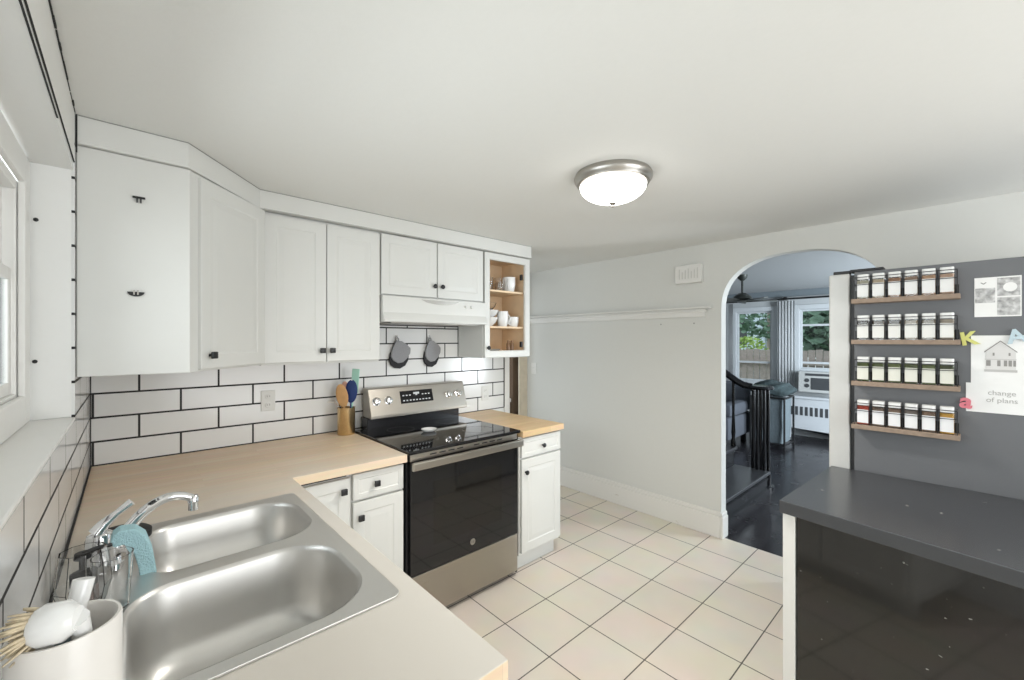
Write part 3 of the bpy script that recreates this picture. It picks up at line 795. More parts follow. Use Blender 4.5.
obj('handle', tube(B(), [tuple(hc - axis * .018), (.084, -1.945, 1.118), (.095, -1.930, 1.03), (.095, -1.925, .935)], [.012, .010, .007, .006], 12), ceramic, br_, smooth=True)
sp_ = thing('scrub_brush', 'slim white scrub brush with a grey band leaning in the cream crock', 'brush', (.07, -1.89, .95))
obj('handle', tube(B(), [(.045, -1.905, .935), (.062, -1.885, 1.05), (.082, -1.862, 1.150)], [.007, .009, .012], 12), ceramic, sp_, smooth=True)
obj('band', tube(B(), [(.066, -1.8805, 1.073), (.0695, -1.8765, 1.090)], [.0125, .0125], 16), teal_cloth, sp_, smooth=True)
tag(obj('drinking_glass', lathe(B(), .030, -2.03, .9105, [(.020, 0), (.022, .003), (.025, .13), (.0235, .13), (.020, .006), (.0001, .006)], 24), glass, smooth=True), 'clear glass at the very near left, in front of the cream crock', 'glass')

# ------------------------------------------------------------------ stove
RX0, RX1 = 1.172, 1.945
rg = thing('electric_range', 'stainless and black electric range with a glass cooktop', 'stove', (1.58, -.4, 0))
obj('body', box(B(), RX0 + .006, -.735, .02, RX1 - .006, -.02, .900), black_paint, rg)
obj('side_trim', box(B(), RX0, -.765, .02, RX0 + .012, -.735, .905), black_paint, rg)
obj('side_trim', box(B(), RX1 - .012, -.765, .02, RX1, -.735, .905), black_paint, rg)
ck = obj('cooktop', box(B(), RX0 - .002, -.795, .901, RX1 + .002, -.105, .920, .004), black_glass, rg)
burner = mat('burner_ring_grey', (.10, .10, .10), .25)
for (x, y, r) in ((1.40, -.27, .085), (1.76, -.25, .075), (1.38, -.60, .075), (1.76, -.60, .10)):
    obj('burner_ring', lathe(B(), x, y, .9201, [(r, 0), (r, .0004), (r - .003, .0004), (r - .003, 0), (r, 0)], 48, cap=False), burner, ck)
# backguard
bm = B(); prism(bm, [(-.022, .905), (-.118, .905), (-.118, .985), (-.022, .985)], 'X', RX0 + .076, RX1 + .008)
obj('guard_base', bm, black_paint, rg, bevel=.003)
bm = B(); prism(bm, [(-.022, .986), (-.150, .980), (-.150, 1.000), (-.098, 1.168), (-.085, 1.172), (-.022, 1.172)], 'X', RX0 + .086, RX1 + .060)
gd = obj('backguard', bm, range_steel, rg, bevel=.004)
sl = Vector((0, .052, .168)).normalized(); nr = Vector((0, -sl.z, sl.y))
def on_guard(x, s, out=0): return Vector((x, -.150, 1.000)) + sl * s + nr * out
def guard_box(x0, x1, s0, s1, out, bm=None):
    bm = bm or B()
    r = bmesh.ops.create_cube(bm, size=1)['verts']
    for v in r:
        x = x0 if v.co.x < 0 else x1; s = s0 if v.co.z < 0 else s1; o_ = out if v.co.y < 0 else -.001
        v.co = on_guard(x, s, o_)
    return bm
dp = obj('control_panel', guard_box(1.475, 1.725, .060, .145, .001), black_glass, gd)
led = mat('panel_print', (.55, .57, .58), .5)
bm = B()
for r_ in range(2):
    for k in range(9):
        if r_ == 1 and k in (3, 5): continue
        guard_box(1.492 + k * .0245, 1.505 + k * .0245, .075 + r_ * .035, .083 + r_ * .035, .0016, bm)
guard_box(1.575, 1.620, .118, .132, .0016, bm)
obj('key_print', bm, led, dp)
for x in (1.302, 1.386, 1.858, 1.942):
    p = on_guard(x, .092, .0005)
    kb = obj('knob', tube(B(), [tuple(p), tuple(p + nr * .006), tuple(p + nr * .008), tuple(p + nr * .026), tuple(p + nr * .028)], [.027, .027, .022, .020, .017], 24), chrome, gd, smooth=True)
    obj('pointer', guard_box(x - .003, x + .003, .078, .106, .031), nickel, kb)
# door, vent strip, handle, drawer
obj('vent_strip', box(B(), RX0 + .014, -.778, .862, RX1 - .014, -.737, .899), range_steel, rg, bevel=.002)
bm = B()
for k in range(9):
    if k == 4: continue
    x = RX0 + .13 + k * .058; box(bm, x, -.7795, .880, x + .040, -.7775, .886)
obj('vent_slots', bm, black_plastic, rg)
dr = obj('oven_door', box(B(), RX0 + .014, -.785, .277, RX1 - .014, -.738, .858, .003), black_glass, rg)
obj('window_glass', box(B(), RX0 + .15, -.7856, .40, RX1 - .15, -.7852, .735), mat('oven_window', (.012, .011, .010), .04), dr)
hb = B()
box(hb, RX0 + .002, -.832, .826, RX1 - .004, -.812, .868, .007)
h_ = obj('handle', hb, range_steel, dr)
for x in (RX0 + .018, RX1 - .048): obj('bracket', box(B(), x, -.813, .832, x + .03, -.7855, .856, .003), chrome, h_)
# round badge with the maker's monogram
bd = obj('badge', lathe(B(), 1.578, -.7875, .335, [(.017, 0), (.018, .002), (.018, .0022)], 28, 'Y'), nickel, dr, smooth=True)
bm = text_mesh('GE', .018, .0003)
bm.transform(Matrix.Translation((1.578, -.7880, .329)) @ Matrix.Rotation(pi / 2, 4, 'X'))
obj('badge_print', bm, ink_dark, bd)
obj('drawer', box(B(), RX0 + .014, -.783, .040, RX1 - .014, -.738, .272, .003), range_steel, rg)
obj('foot_rail', box(B(), RX0 + .02, -.72, .0, RX1 - .02, -.70, .0195), black_plastic, rg)
# little white dish on the cooktop
dsh = tag(obj('spoon_rest', lathe(B(), 1.500, -.442, .9208, [(.030, 0), (.034, .003), (.046, .012), (.048, .016), (.044, .016), (.030, .006), (.0001, .005)], 32), ceramic, smooth=True), 'small round white dish on the black cooktop', 'dish')

# ------------------------------------------------------------------ gold crock with tools
ux, uy = 1.115, -.118
cr_ = lathe(B(), ux, uy, .9095, [(.049, 0), (.051, .003), (.051, .160), (.052, .164), (.049, .164), (.048, .01), (.0001, .008)], 40)
tag(obj('utensil_holder', cr_, brass, smooth=True), 'brushed gold utensil holder on the countertop left of the stove', 'utensil holder')
def spoon(bm, bx, by, tx, ty, zb, zt_, w, l, th=.004, hr=.005):
    a = Vector((bx, by, zb)); b_ = Vector((tx, ty, zt_)); d_ = (b_ - a).normalized()
    tube(bm, [tuple(a), tuple(b_ - d_ * l)], hr, 8)
    # paddle: flattened ellipsoid
    r = bmesh.ops.create_uvsphere(bm, u_segments=16, v_segments=10, radius=1)['verts']
    side = Vector((cos(.74), -sin(.74), 0)); side = (side - d_ * side.dot(d_)).normalized(); nn = d_.cross(side)
    c_ = b_ - d_ * l * .5
    for v in r:
        p = v.co.copy(); v.co = c_ + side * p.x * w / 2 + nn * p.y * th + d_ * p.z * l * .55
    return bm
tag(obj('wooden_spoon', spoon(B(), ux + .010, uy + .005, ux - .040, uy - .01, .925, 1.212, .074, .135), oak, smooth='all'), 'light wooden spatula in the gold holder, leftmost of the tools', 'spatula', 'tools in the gold holder')
tag(obj('wooden_spoon', spoon(B(), ux - .015, uy + .02, ux + .0, uy + .02, .925, 1.225, .055, .12), pinkish, smooth='all'), 'pinkish brown spoon in the gold holder between the wooden and the navy tool', 'spoon', 'tools in the gold holder')
sl_ = thing('slotted_spatula', 'navy blue slotted spatula in the gold utensil holder', 'spatula', (ux + .02, uy, .925), group='tools in the gold holder')
obj('head', spoon(B(), ux + .012, uy - .02, ux + .028, uy - .015, .925, 1.235, .075, .13), navy, sl_, smooth='all')
obj('handle_end', cyl(B(), (ux + .0285, uy - .015, 1.236), (ux + .029, uy - .015, 1.243), .006, 10), chrome, sl_)
pl = thing('flat_turner', 'tall pale mint flat turner in the gold holder, rightmost and tallest tool', 'turner', (ux + .03, uy + .02, .925), group='tools in the gold holder')
bm = B(); box(bm, -.023, -.003, 0, .023, .003, .15, .002); bm.transform(Matrix.Translation((ux + .056, uy + .018, 1.155)) @ Matrix.Rotation(-.74, 4, 'Z') @ Matrix.Rotation(.08, 4, 'Y'))
obj('blade', bm, mint, pl)
obj('handle', tube(B(), [(ux + .008, uy + .004, .925), (ux + .056, uy + .018, 1.157)], .006, 8), mint, pl)
wh = thing('wire_whisk', 'thin wire tool poking out left of the gold holder', 'whisk', (ux - .03, uy, .93), group='tools in the gold holder')
bm = B()
for s_ in (-1, 1):
    tube(bm, [(ux - .035, uy, 1.075), (ux - .075, uy - .005, 1.115 + s_ * .006), (ux - .115, uy - .01, 1.120 + s_ * .003)], .0014, 6)
obj('wires', bm, chrome, wh)
obj('handle', tube(B(), [(ux + .0, uy + .0, .925), (ux - .038, uy, 1.078)], .005, 8), black_plastic, wh)

# ------------------------------------------------------------------ oven mitts
def mitt(x, label):
    m_ = thing('oven_mitt', label, 'oven mitt', (x, -.02, 1.48), group='grey oven mitts on the tile')
    def shape(pts, th, y):
        bm = B(); prism(bm, [(x + (a - 400) * .00142 * wf, 1.486 - (b_ - 100) * .00137) for a, b_ in pts], 'Y', y - th, y)
        return bm
    body = [(388, 106), (418, 106), (446, 124), (466, 143), (464, 168), (448, 194), (425, 214), (398, 218), (374, 205), (361, 184), (364, 160), (374, 132)]
    cuff = [(362, 166), (374, 150), (440, 150), (462, 168), (456, 206), (440, 232), (412, 246), (384, 242), (364, 226), (355, 200)]
    wf = 1.0 if x < 1.6 else .88
    o = obj('pad', shape(body, .020, -.014), grey_cloth, m_, bevel=.005)
    o = obj('cuff', shape(cuff, .018, -.006), char_cloth, m_, bevel=.005)
    obj('loop', tube(B(), [(x - .006, -.024, 1.470), (x - .018, -.020, 1.492), (x - .008, -.0175, 1.512), (x + .006, -.018, 1.494), (x + .004, -.024, 1.470)], .0042, 8), grey_cloth, m_, smooth=True)
    h = thing('wall_hook', 'small chrome hook on the tile holding the ' + ('left' if x < 1.6 else 'right') + ' oven mitt', 'hook', (x, 0, 1.5), group='hooks for the oven mitts')
    obj('plate', box(B(), x - .010, -.0035, 1.480, x + .008, -.0003, 1.520, .001), nickel, h)
    obj('prong', tube(B(), [(x - .002, -.0036, 1.495), (x - .002, -.012, 1.492), (x - .002, -.0145, 1.500)], .002, 8), nickel, h, smooth=True)
mitt(1.508, 'left grey oven mitt with a charcoal underside hanging on the tile')
mitt(1.768, 'right grey oven mitt with a charcoal underside hanging on the tile')

# ------------------------------------------------------------------ outlets, switch, chime
def outlet(x, z, label):
    o = thing('wall_outlet', label, 'outlet', (x, 0, z), group='outlets in the tile')
    obj('plate', box(B(), x - .036, -.006, z - .058, x + .036, -.0003, z + .058, .002), white, o)
    for s_ in (-1, 1):
        r_ = obj('socket', lathe(B(), x, -.0085, z + s_ * .024, [(.015, 0), (.0165, .0015), (.0165, .0023)], 20, 'Y'), white, o, smooth=True)
        obj('slots', box(box(B(), x - .007, -.0092, z + s_ * .024 - .004, x - .005, -.0086, z + s_ * .024 + .006), x + .005, -.0092, z + s_ * .024 - .004, x + .007, -.0086, z + s_ * .024 + .006), ink, r_)
outlet(.716, 1.140, 'white double outlet in the tile above the countertop, left of the stove')
outlet(2.298, 1.048, 'white double outlet in the tile right of the stove')
sw = thing('light_switch', 'white light switch on the grey wall beside the open-framed end cabinet', 'light switch', (WX, .53, 1.174))
obj('plate', box(B(), WX - .006, .49, 1.115, WX - .0003, .565, 1.235, .002), trimw, sw)
obj('toggle', box(B(), WX - .014, .522, 1.165, WX - .0061, .534, 1.187, .001), trimw, sw)
ch = thing('door_chime', 'white rectangular door chime with a raised pattern high on the grey wall', 'door chime', (WX, -1.2, 2.01))
obj('cover', box(B(), WX - .045, -1.308, 1.932, WX - .0005, -1.100, 2.075, .006), trimw, ch)
bm = B()
for k in range(7):
    y0 = -1.285 + k * .024; box(bm, WX - .048, y0, 1.965, WX - .0453, y0 + .007, 2.045 - (k % 3) * .012)
obj('raised_pattern', bm, mat('chime_relief', (.66, .65, .62), .5), ch)
for i, (y, z) in enumerate(((-.957, 1.615), (-1.234, 1.616))):
    sc2 = tag(obj('wall_screw', lathe(B(), WX - .004, y, z, [(.004, 0), (.006, .003), (.006, .0037)], 10, 'X'), greyline), 'left' * (1 - i) + 'right' * i + ' small screw in the grey wall under the rail', 'screw', 'screws under the rail')
for i, (x, z) in enumerate(((-.096, 1.859), (-.101 + .003, 1.418))):
    tag(obj('wall_screw', lathe(B(), x + .012, -.744, z, [(.004, 0), (.006, .0012), (.006, .0034)], 10, 'Y'), crack), ('upper' if i == 0 else 'lower') + ' dark screw in the white window recess', 'screw', 'screws in the window recess')

# ------------------------------------------------------------------ ceiling lamp
lx, ly = 1.73, -1.62
lm = thing('ceiling_lamp', 'flush ceiling lamp with a brushed nickel rim and frosted glass bowl', 'ceiling lamp', (lx, ly, CZ))
obj('rim', lathe(B(), lx, ly, CZ - .048, [(.148, 0), (.158, .004), (.163, .014), (.170, .022), (.172, .034), (.166, .0475)], 56), nickel, lm, smooth=True)
prof = [(.0001, -.075)] + [(.146 * sin(radians(a)), .0 - .075 * cos(radians(a))) for a in range(8, 91, 8)] + [(.146, -.0005)]
obj('glass_bowl', lathe(B(), lx, ly, CZ - .050, prof, 48, cap=False), frost, lm, smooth=True)
obj('finial', lathe(B(), lx, ly, CZ - .146, [(.003, 0), (.008, .003), (.006, .009), (.012, .014), (.016, .019), (.006, .0205)], 20), nickel, lm, smooth=True)
pl_d = bpy.data.lights.new('lamp_glow', 'SPOT'); pl_d.energy = 56; pl_d.color = (1, .96, .90); pl_d.shadow_soft_size = .12; pl_d.spot_size = radians(164); pl_d.spot_blend = .9
pl_o = bpy.data.objects.new('lamp_glow', pl_d); COL.objects.link(pl_o); pl_o.parent = lm; pl_o.location = (0, 0, -.16)

# ------------------------------------------------------------------ black-topped cabinet on the right
A = Vector((1.855, -2.238)); Bq = Vector((2.504, -2.272)); D = Vector((1.685, -3.30)); Cq = Vector((2.504, -3.30))
pn = thing('black_top_counter', 'low cabinet with a dark slate top and scuffed black gloss side at the right', 'counter', (2.15, -2.8, 0))
def shrink(p, q, o_):   # helper for insets from the outline
    return p + (q - p).normalized() * o_
bm = B(); prism(bm, [tuple(A), tuple(Bq), tuple(Cq), tuple(D)], 'Z', .866, .910)
obj('worktop', bm, slate_top, pn, bevel=.002)
e = (D - A).normalized(); nrm = Vector((e.y, -e.x));
if nrm.x > 0: nrm = -nrm
inn = -nrm * .012
a0 = A + e * .006 + inn; a1 = A + e * .046 + inn
b0 = Bq + Vector((-.01, -.01)); b1 = Bq + Vector((-.01, -.05))
bm = B(); prism(bm, [tuple(a0), tuple(b0), tuple(b1), tuple(a1)], 'Z', .001, .8655)
obj('end_panel', bm, trimw, pn, bevel=.0015)
g0 = A + e * .049 + inn * 1.4; g1 = D + inn * 1.4
bm = B(); prism(bm, [tuple(g0), tuple(g0 - nrm * .012), tuple(g1 - nrm * .012), tuple(g1)], 'Z', .001, .8655)
obj('gloss_panel', bm, gloss_panel, pn)
bm = B(); prism(bm, [tuple(g0 - nrm * .013), (b1.x, b1.y - .002), (Cq.x - .01, Cq.y), tuple(g1 - nrm * .013)], 'Z', .001, .865)
obj('carcass', bm, black_paint, pn)

# ------------------------------------------------------------------ refrigerator
FX = 2.512
fr = thing('refrigerator', 'tall grey refrigerator seen from its side with a pale door', 'refrigerator', (2.9, -2.7, 0))
obj('body', box(B(), FX, -3.15, .02, 3.28, -2.352, 1.787, .004), fridge_grey, fr)
obj('gasket', box(B(), FX + .010, -2.351, .03, 3.27, -2.338, 1.775), black_plastic, fr)
obj('door', box(B(), FX - .004, -2.337, .03, 3.284, -2.262, 1.782, .006), fridge_door, fr)
obj('hinge_cover', box(box(B(), FX + .01, -2.45, 1.7875, FX + .07, -2.335, 1.800, .003), FX + .012, -2.336, 1.7825, FX + .05, -2.275, 1.797, .003), black_metal, fr)
obj('foot', box(B(), FX + .02, -3.1, 0, 3.26, -2.40, .0195), black_plastic, fr)

# spice racks
def rack(zs, label):
    r = thing('spice_rack', label, 'spice rack', (FX, -2.51, zs), group='magnetic spice racks on the refrigerator')
    x1 = FX - .0006
    obj('shelf_board', box(B(), x1 - .070, -2.676, zs - .019, x1, -2.352, zs, .0015), wood_shelf, r)
    bm = B()
    for dz in (.060, .092):
        tube(bm, [(x1, -2.362, zs + dz), (x1 - .064, -2.362, zs + dz), (x1 - .064, -2.668, zs + dz), (x1, -2.668, zs + dz)], .0016, 6)
    for yy in (-2.362, -2.668): tube(bm, [(x1 - .064, yy, zs), (x1 - .064, yy, zs + .092)], .0016, 6)
    for yy in [-2.4145 - k * .0502 for k in range(5)]: tube(bm, [(x1 - .064, yy, zs), (x1 - .064, yy, zs + .092)], .0013, 6)
    obj('wire_rail', bm, black_metal, r)
    obj('back_plate', box(B(), x1 - .002, -2.672, zs + .001, x1, -2.356, zs + .04), black_metal, r)
    return r
rows = [(1.662, 'top'), (1.486, 'second'), (1.308, 'third'), (1.122, 'bottom')]
ordn = ['leftmost', 'second', 'third', 'fourth', 'fifth', 'rightmost']
lidcol = lid_m
cont = {
    0: [(.55, .53, .42), (.60, .50, .36), (.50, .30, .20), (.42, .30, .22), (.62, .40, .26), (.66, .46, .34)],
    1: [(.10, .09, .07), (.16, .13, .10), (.12, .10, .08), (.40, .33, .24), (.30, .26, .20), (.48, .42, .34)],
    2: [(.13, .17, .06), (.12, .15, .06), (.18, .22, .09), (.14, .17, .08), (.16, .20, .08), (.12, .15, .08)],
    3: [(.50, .08, .05), (.22, .16, .12), (.30, .20, .14), (.20, .17, .15), (.28, .18, .12), (.72, .42, .07)]}
seen = ['dark', 'brown', 'green', 'red', 'orange']
labelc = {0: (.84, .84, .83), 1: (.83, .83, .80), 2: (.76, .76, .68), 3: (.86, .86, .87)}
jar_proto = None
lab_m = {k: mat('spice_label_%d' % k, v, .7) for k, v in labelc.items()}
def make_jar():
    j = thing('spice_jar', 'jar', 'jar', (0, 0, 0))
    def lobj(n, bm, m, p, **k): return obj(n, bm, m, p, local=True, **k)
    lobj('glass_body', prism(B(), rrect(-.0195, -.0195, .0195, .0195, .005, 3), 'Z', 0, .082), glass, j)
    lobj('spice', prism(B(), rrect(-.0178, -.0178, .0178, .0178, .004, 3), 'Z', .002, .078), oak, j)
    lobj('paper_label', box(B(), -.0204, -.0186, .008, -.0197, .0186, .064), paper, j)
    lobj('lid', prism(B(), rrect(-.0192, -.0192, .0192, .0192, .008, 4), 'Z', .0825, .104), lidcol, j, bevel=.001)
    return j
jp = make_jar()
first = True
desc = {3: {0: 'with red spice', 5: 'with orange spice'}, }
for ri, (zs, rn) in enumerate(rows):
    rack(zs, {'top': 'topmost wooden spice rack on the refrigerator side', 'second': 'second wooden spice rack from the top on the refrigerator side', 'third': 'third wooden spice rack from the top on the refrigerator side', 'bottom': 'lowest wooden spice rack on the refrigerator side'}[rn])
    for k in range(6):
        j = jp if first else copy_tree(jp)
        first = False
        j.location = (FX - .038, -2.3895 - k * .0502, zs + .0005)
        col = cont[ri][k]
        smat = mat('spice_%d_%d' % (ri, k), col, .9, bump=(400, .3, .3))
        for ch in j.children:
            base = ch.name.split('.')[0]
            if base in ('spice', 'paper_label'):
                ch.data = ch.data.copy(); ch.data.materials[0] = smat if base == 'spice' else lab_m[ri]
        o_ = ordn[k] if k in (0, 5) else ordn[k] + ' from left'
        if ri == 3 and k == 0: lb = 'square jar of red spice, leftmost jar on the bottom rack'
        elif ri == 3 and k == 5: lb = 'square jar of orange spice, rightmost jar on the bottom rack'
        elif ri == 2: lb = 'square jar of green herbs, %s on the third rack down' % o_
        elif ri == 3: lb = 'white-labelled square spice jar, %s on the bottom rack' % o_
        elif ri == 0: lb = 'white-labelled square spice jar, %s on the top rack' % o_
        else: lb = 'white-labelled square spice jar, %s on the second rack down' % o_
        tag(j, lb, 'jar', 'spice jars on the %s rack' % rn)

# papers on the refrigerator side (x = FX face, thin real sheets)
def sheet(y0, z0, y1, z1, x=FX - .0012, t=.0005): return box(B(), x - t, min(y0, y1), z0, x, max(y0, y1), z1)
def rot_x(o, deg, piv):
    pass
ph = thing('photo_sheet', 'sheet of black and white wedding photos stuck on the refrigerator at upper right', 'photo', (FX, -2.77, 1.67))
obj('paper', sheet(-2.712, 1.572, -2.827, 1.720), paper, ph)
def pix(name, parent, y0, z0, y1, z1, m, x=FX - .0019): return obj(name, box(B(), x - .0002, min(y0, y1), z0, x, max(y0, y1), z1), m, parent)
phm = leafmat('photo_print_grey', (.0, .0, .0), (1, 1, 1), 60)
pix('photo_print', ph, -2.714, 1.625, -2.764, 1.680, phm)
pix('photo_print', ph, -2.769, 1.648, -2.824, 1.715, phm)
pix('photo_print', ph, -2.769, 1.577, -2.824, 1.643, phm)
obj('round_print', prism(B(), [(-2.800 + .017 * cos(radians(a)), 1.680 + .017 * sin(radians(a))) for a in range(0, 360, 20)], 'X', FX - .0025, FX - .0021), paper, ph)
bm = B(); prism(bm, [(-2.728, 1.703), (-2.735, 1.698), (-2.742, 1.703), (-2.742, 1.6995), (-2.735, 1.694), (-2.728, 1.6995)], 'X', FX - .0021, FX - .0018)
obj('ornament_print', bm, ink, ph)

hc_ = thing('house_card', 'white card with a pencil drawing of a house, held by letter magnets', 'card', (FX, -2.77, 1.42))
obj('card', sheet(-2.703, 1.312, -2.885, 1.502), paper, hc_)
X_ = FX - .0021
def poly(pts, m, name, parent): return obj(name, prism(B(), pts, 'X', X_ - .0003, X_), m, parent)
Y = lambda f: -2.737 - f * .080
Zz = lambda f: 1.375 + f * .108
poly([(Y(.04), Zz(0)), (Y(.96), Zz(0)), (Y(.96), Zz(.60)), (Y(.5), Zz(.94)), (Y(.04), Zz(.60))], mat('pale_pencil', (.70, .69, .68), .8), 'facade', hc_)
X_ = FX - .0025
poly([(Y(0), Zz(.62)), (Y(.5), Zz(1.0)), (Y(1), Zz(.62)), (Y(1), Zz(.58)), (Y(.5), Zz(.96)), (Y(0), Zz(.58))], ink, 'roof_line', hc_)
poly([(Y(.02), Zz(.36)), (Y(.98), Zz(.36)), (Y(.98), Zz(.34)), (Y(.02), Zz(.34))], ink_mid, 'porch_roof', hc_)
poly([(Y(.0), Zz(.0)), (Y(1.0), Zz(.0)), (Y(1.0), Zz(-.08)), (Y(0.0), Zz(-.08))], ink_mid, 'ground_shade', hc_)
bm = B()
for a, b_ in ((.06, .20), (.40, .50), (.60, .70), (.74, .84), (.88, .96)):
    prism(bm, [(Y(a), Zz(.12)), (Y(b_), Zz(.12)), (Y(b_), Zz(.32)), (Y(a), Zz(.32))], 'X', X_ - .0003, X_)
for a in (.26, .74): prism(bm, [(Y(a), Zz(.48)), (Y(a + .06), Zz(.48)), (Y(a + .06), Zz(.58)), (Y(a), Zz(.58))], 'X', X_ - .0003, X_)
obj('window_marks', bm, ink, hc_)

tc_ = thing('message_card', 'white card with handwritten message under the house drawing on the refrigerator', 'card', (FX, -2.77, 1.27))
obj('card', sheet(-2.690, 1.212, -2.905, 1.322, x=FX - .0024), paper, tc_)
for txt, zc in (('change', 1.280), ('of plans', 1.253)):
    bm = text_mesh(txt, .025, .0002)
    bmesh.ops.transform(bm, matrix=Matrix.Translation((FX - .0033, -2.780, zc)) @ Matrix.Rotation(-pi / 2, 4, 'Z') @ Matrix.Rotation(pi / 2, 4, 'X') @ Matrix.Shear('XZ', 4, (.2, 0)) if False else Matrix.Translation((FX - .0033, -2.780, zc)) @ Matrix.Rotation(-pi / 2, 4, 'Z') @ Matrix.Rotation(pi / 2, 4, 'X'), verts=bm.verts)
    obj('lettering', bm, mat('pencil_grey', (.45, .44, .43), .8), tc_)
def magnet(txt, y, z, m, label, tilt=0, size=.055):
    bm = text_mesh(txt, size, .003, size * .035)
    for f in list(bm.faces): pass
    bm.transform(Matrix.Translation((FX - .0080, y, z)) @ Matrix.Rotation(-pi / 2, 4, 'Z') @ Matrix.Rotation(pi / 2, 4, 'X') @ Matrix.Rotation(tilt, 4, 'Z') @ Matrix.Translation((0, -size * .35, 0)))
    o = obj('letter_magnet', bm, m, bevel=.0012)
    return tag(o, label, 'magnet', 'letter magnets')
magnet('K', -2.697, 1.492, mat('yellow_plastic', (.70, .70, .22), .4), 'yellow letter K magnet at the left corner of the house card', .15, .068)
magnet('A', -2.814, 1.500, mat('pale_blue_plastic', (.50, .62, .68), .4), 'pale blue letter A magnet at the right of the house card', .2, .068)
magnet('a', -2.691, 1.252, mat('pink_plastic', (.72, .20, .25), .4), 'pink letter a magnet at the left edge of the message card', -.1, .075)

# ------------------------------------------------------------------ staircase, newel and railing
tread_m = mat('dark_tread', (.035, .036, .04), .28, bump=(12, .05, .2))  # treads slightly greyer than the black steps
st = thing('staircase', 'glossy black stair with a moulded first step beyond the arch', 'staircase', (4.2, -1.2, 0))
for k in range(6):
    y0 = -1.37 + k * .30
    z = .19 * (k + 1)
    bx_ = obj('step', box(B(), 3.575, y0 + .025, 0, 4.76, y0 + .335 if k < 5 else y0 + .7, z - .03), black_paint, st)
    obj('tread', box(B(), 3.575, y0, z - .03, 4.80, y0 + .33 if k < 5 else y0 + .7, z, .006), tread_m, bx_)
obj('riser_moulding', box(box(B(), 3.58, -1.362, .115, 4.77, -1.346, .13), 3.58, -1.375, .0, 4.78, -1.346, .03), black_paint, st)
def spindle(x, y, z0, z1, r=.017):
    h = z1 - z0
    return lathe(B(), x, y, z0, [(r * 1.5, 0), (r * 1.5, h * .08), (r * .9, h * .12), (r * 1.2, h * .2), (r * .75, h * .5), (r * .95, h * .75), (r * .8, h)], 12)
nx0, ny0 = 4.84, -1.27
rl = obj('railing_newel', spindle(nx0, ny0, .042, .985, .022), black_paint, st, smooth=True)
for k in range(7):
    a = radians(360 / 7 * k + 20)
    obj('baluster', spindle(nx0 + .068 * cos(a), ny0 + .068 * sin(a), .042, .985, .017), black_paint, rl, smooth=True)
obj('newel_cap', lathe(B(), nx0, ny0, .985, [(.085, 0), (.115, .008), (.120, .022), (.105, .038), (.04, .044), (.0001, .045)], 32), black_paint, rl, smooth=True)
obj('newel_foot', lathe(B(), nx0, ny0, .001, [(.12, 0), (.12, .03), (.10, .04), (.0001, .041)], 32), black_paint, rl, smooth=True)
pts = [(4.81, -1.20, 1.010), (4.80, -1.13, 1.020), (4.79, -1.06, 1.06), (4.79, -.94, 1.145), (4.79, -.6, 1.36), (4.79, -.1, 1.70), (4.79, .4, 2.03)]
hr_ = obj('handrail', tube(B(), pts, .034, 12), black_paint, st, smooth=True)
for k in range(1, 4):
    y0 = -1.37 + k * .30 + .04
    zt_ = 1.05 + (y0 + 1.08) * .66
    obj('baluster', spindle(4.79, y0 + .0, .19 * (k + 1), zt_), black_paint, hr_, smooth=True)

# ------------------------------------------------------------------ living-room furniture
sf = thing('sofa', 'charcoal grey sofa seen through the stair balusters', 'sofa', (6.6, -.1, 0))
obj('seat', box(B(), 6.05, -.52, .12, 6.95, 1.2, .44, .05), sofa_cloth, sf, smooth=True)
obj('backrest', box(B(), 6.75, -.50, .44, 7.0, 1.2, .86, .06), sofa_cloth, sf, smooth=True)
obj('armrest', box(B(), 6.06, -.54, .442, 6.74, -.36, .62, .05), sofa_cloth, sf, smooth=True)
for x in (6.1, 6.85):
    for y in (-.45, 1.1): obj('foot', box(B(), x, y, 0, x + .06, y + .06, .119), black_metal, sf)
# hamper with black frame
hx0, hx1, hy0, hy1, hz = 6.62, 7.05, -1.015, -.60, .70
hm = thing('laundry_hamper', 'blue-grey fabric hamper in a black metal frame beyond the newel', 'hamper', (6.85, -.8, 0))
bm = B()
for x in (hx0, hx1):
    for y in (hy0, hy1): tube(bm, [(x, y, 0), (x, y, hz)], .013, 8)
for z in (hz - .005, .06):
    tube(bm, [(hx0, hy0, z), (hx1, hy0, z), (hx1, hy1, z), (hx0, hy1, z), (hx0, hy0, z)], .012, 8)
obj('frame', bm, black_metal, hm)
bm = B(); rings = []
for z, ins in ((.08, .03), (.3, .018), (.5, .022), (.67, .016)):
    rings.append([bm.verts.new((x + .004 * sin(9 * x + 30 * y), y, z)) for x, y in rrect(hx0 + ins, hy0 + ins, hx1 - ins, hy1 - ins, .03, 5)])
for a, b_ in zip(rings, rings[1:]):
    for k in range(len(a)): bm.faces.new((a[k], a[(k + 1) % len(a)], b_[(k + 1) % len(a)], b_[k]))
bm.faces.new(rings[0][::-1]); bm.faces.new(rings[-1])
obj('bag', bm, teal_cloth, hm, smooth=True)
def lump(x0, y0, z0, x1, y1, z1, seed, amp=.12):
    bm = B(); rnd = random.Random(seed)
    bmesh.ops.create_icosphere(bm, subdivisions=4, radius=1)
    ph_ = [rnd.uniform(0, 6) for _ in range(6)]
    for v in bm.verts:
        p = v.co; f = 1 + amp * (sin(4 * p.x + ph_[0]) * sin(3 * p.y + ph_[1]) + .7 * sin(8 * p.y + 5 * p.z + ph_[2]) + .4 * sin(13 * p.x + 9 * p.y + ph_[3]))
        q = p * f; q.z = max(q.z, -.72)
        v.co = Vector(((x0 + x1) / 2 + q.x * (x1 - x0) / 2, (y0 + y1) / 2 + q.y * (y1 - y0) / 2, z0 + (q.z + .72) / 1.72 * (z1 - z0)))
    return bm
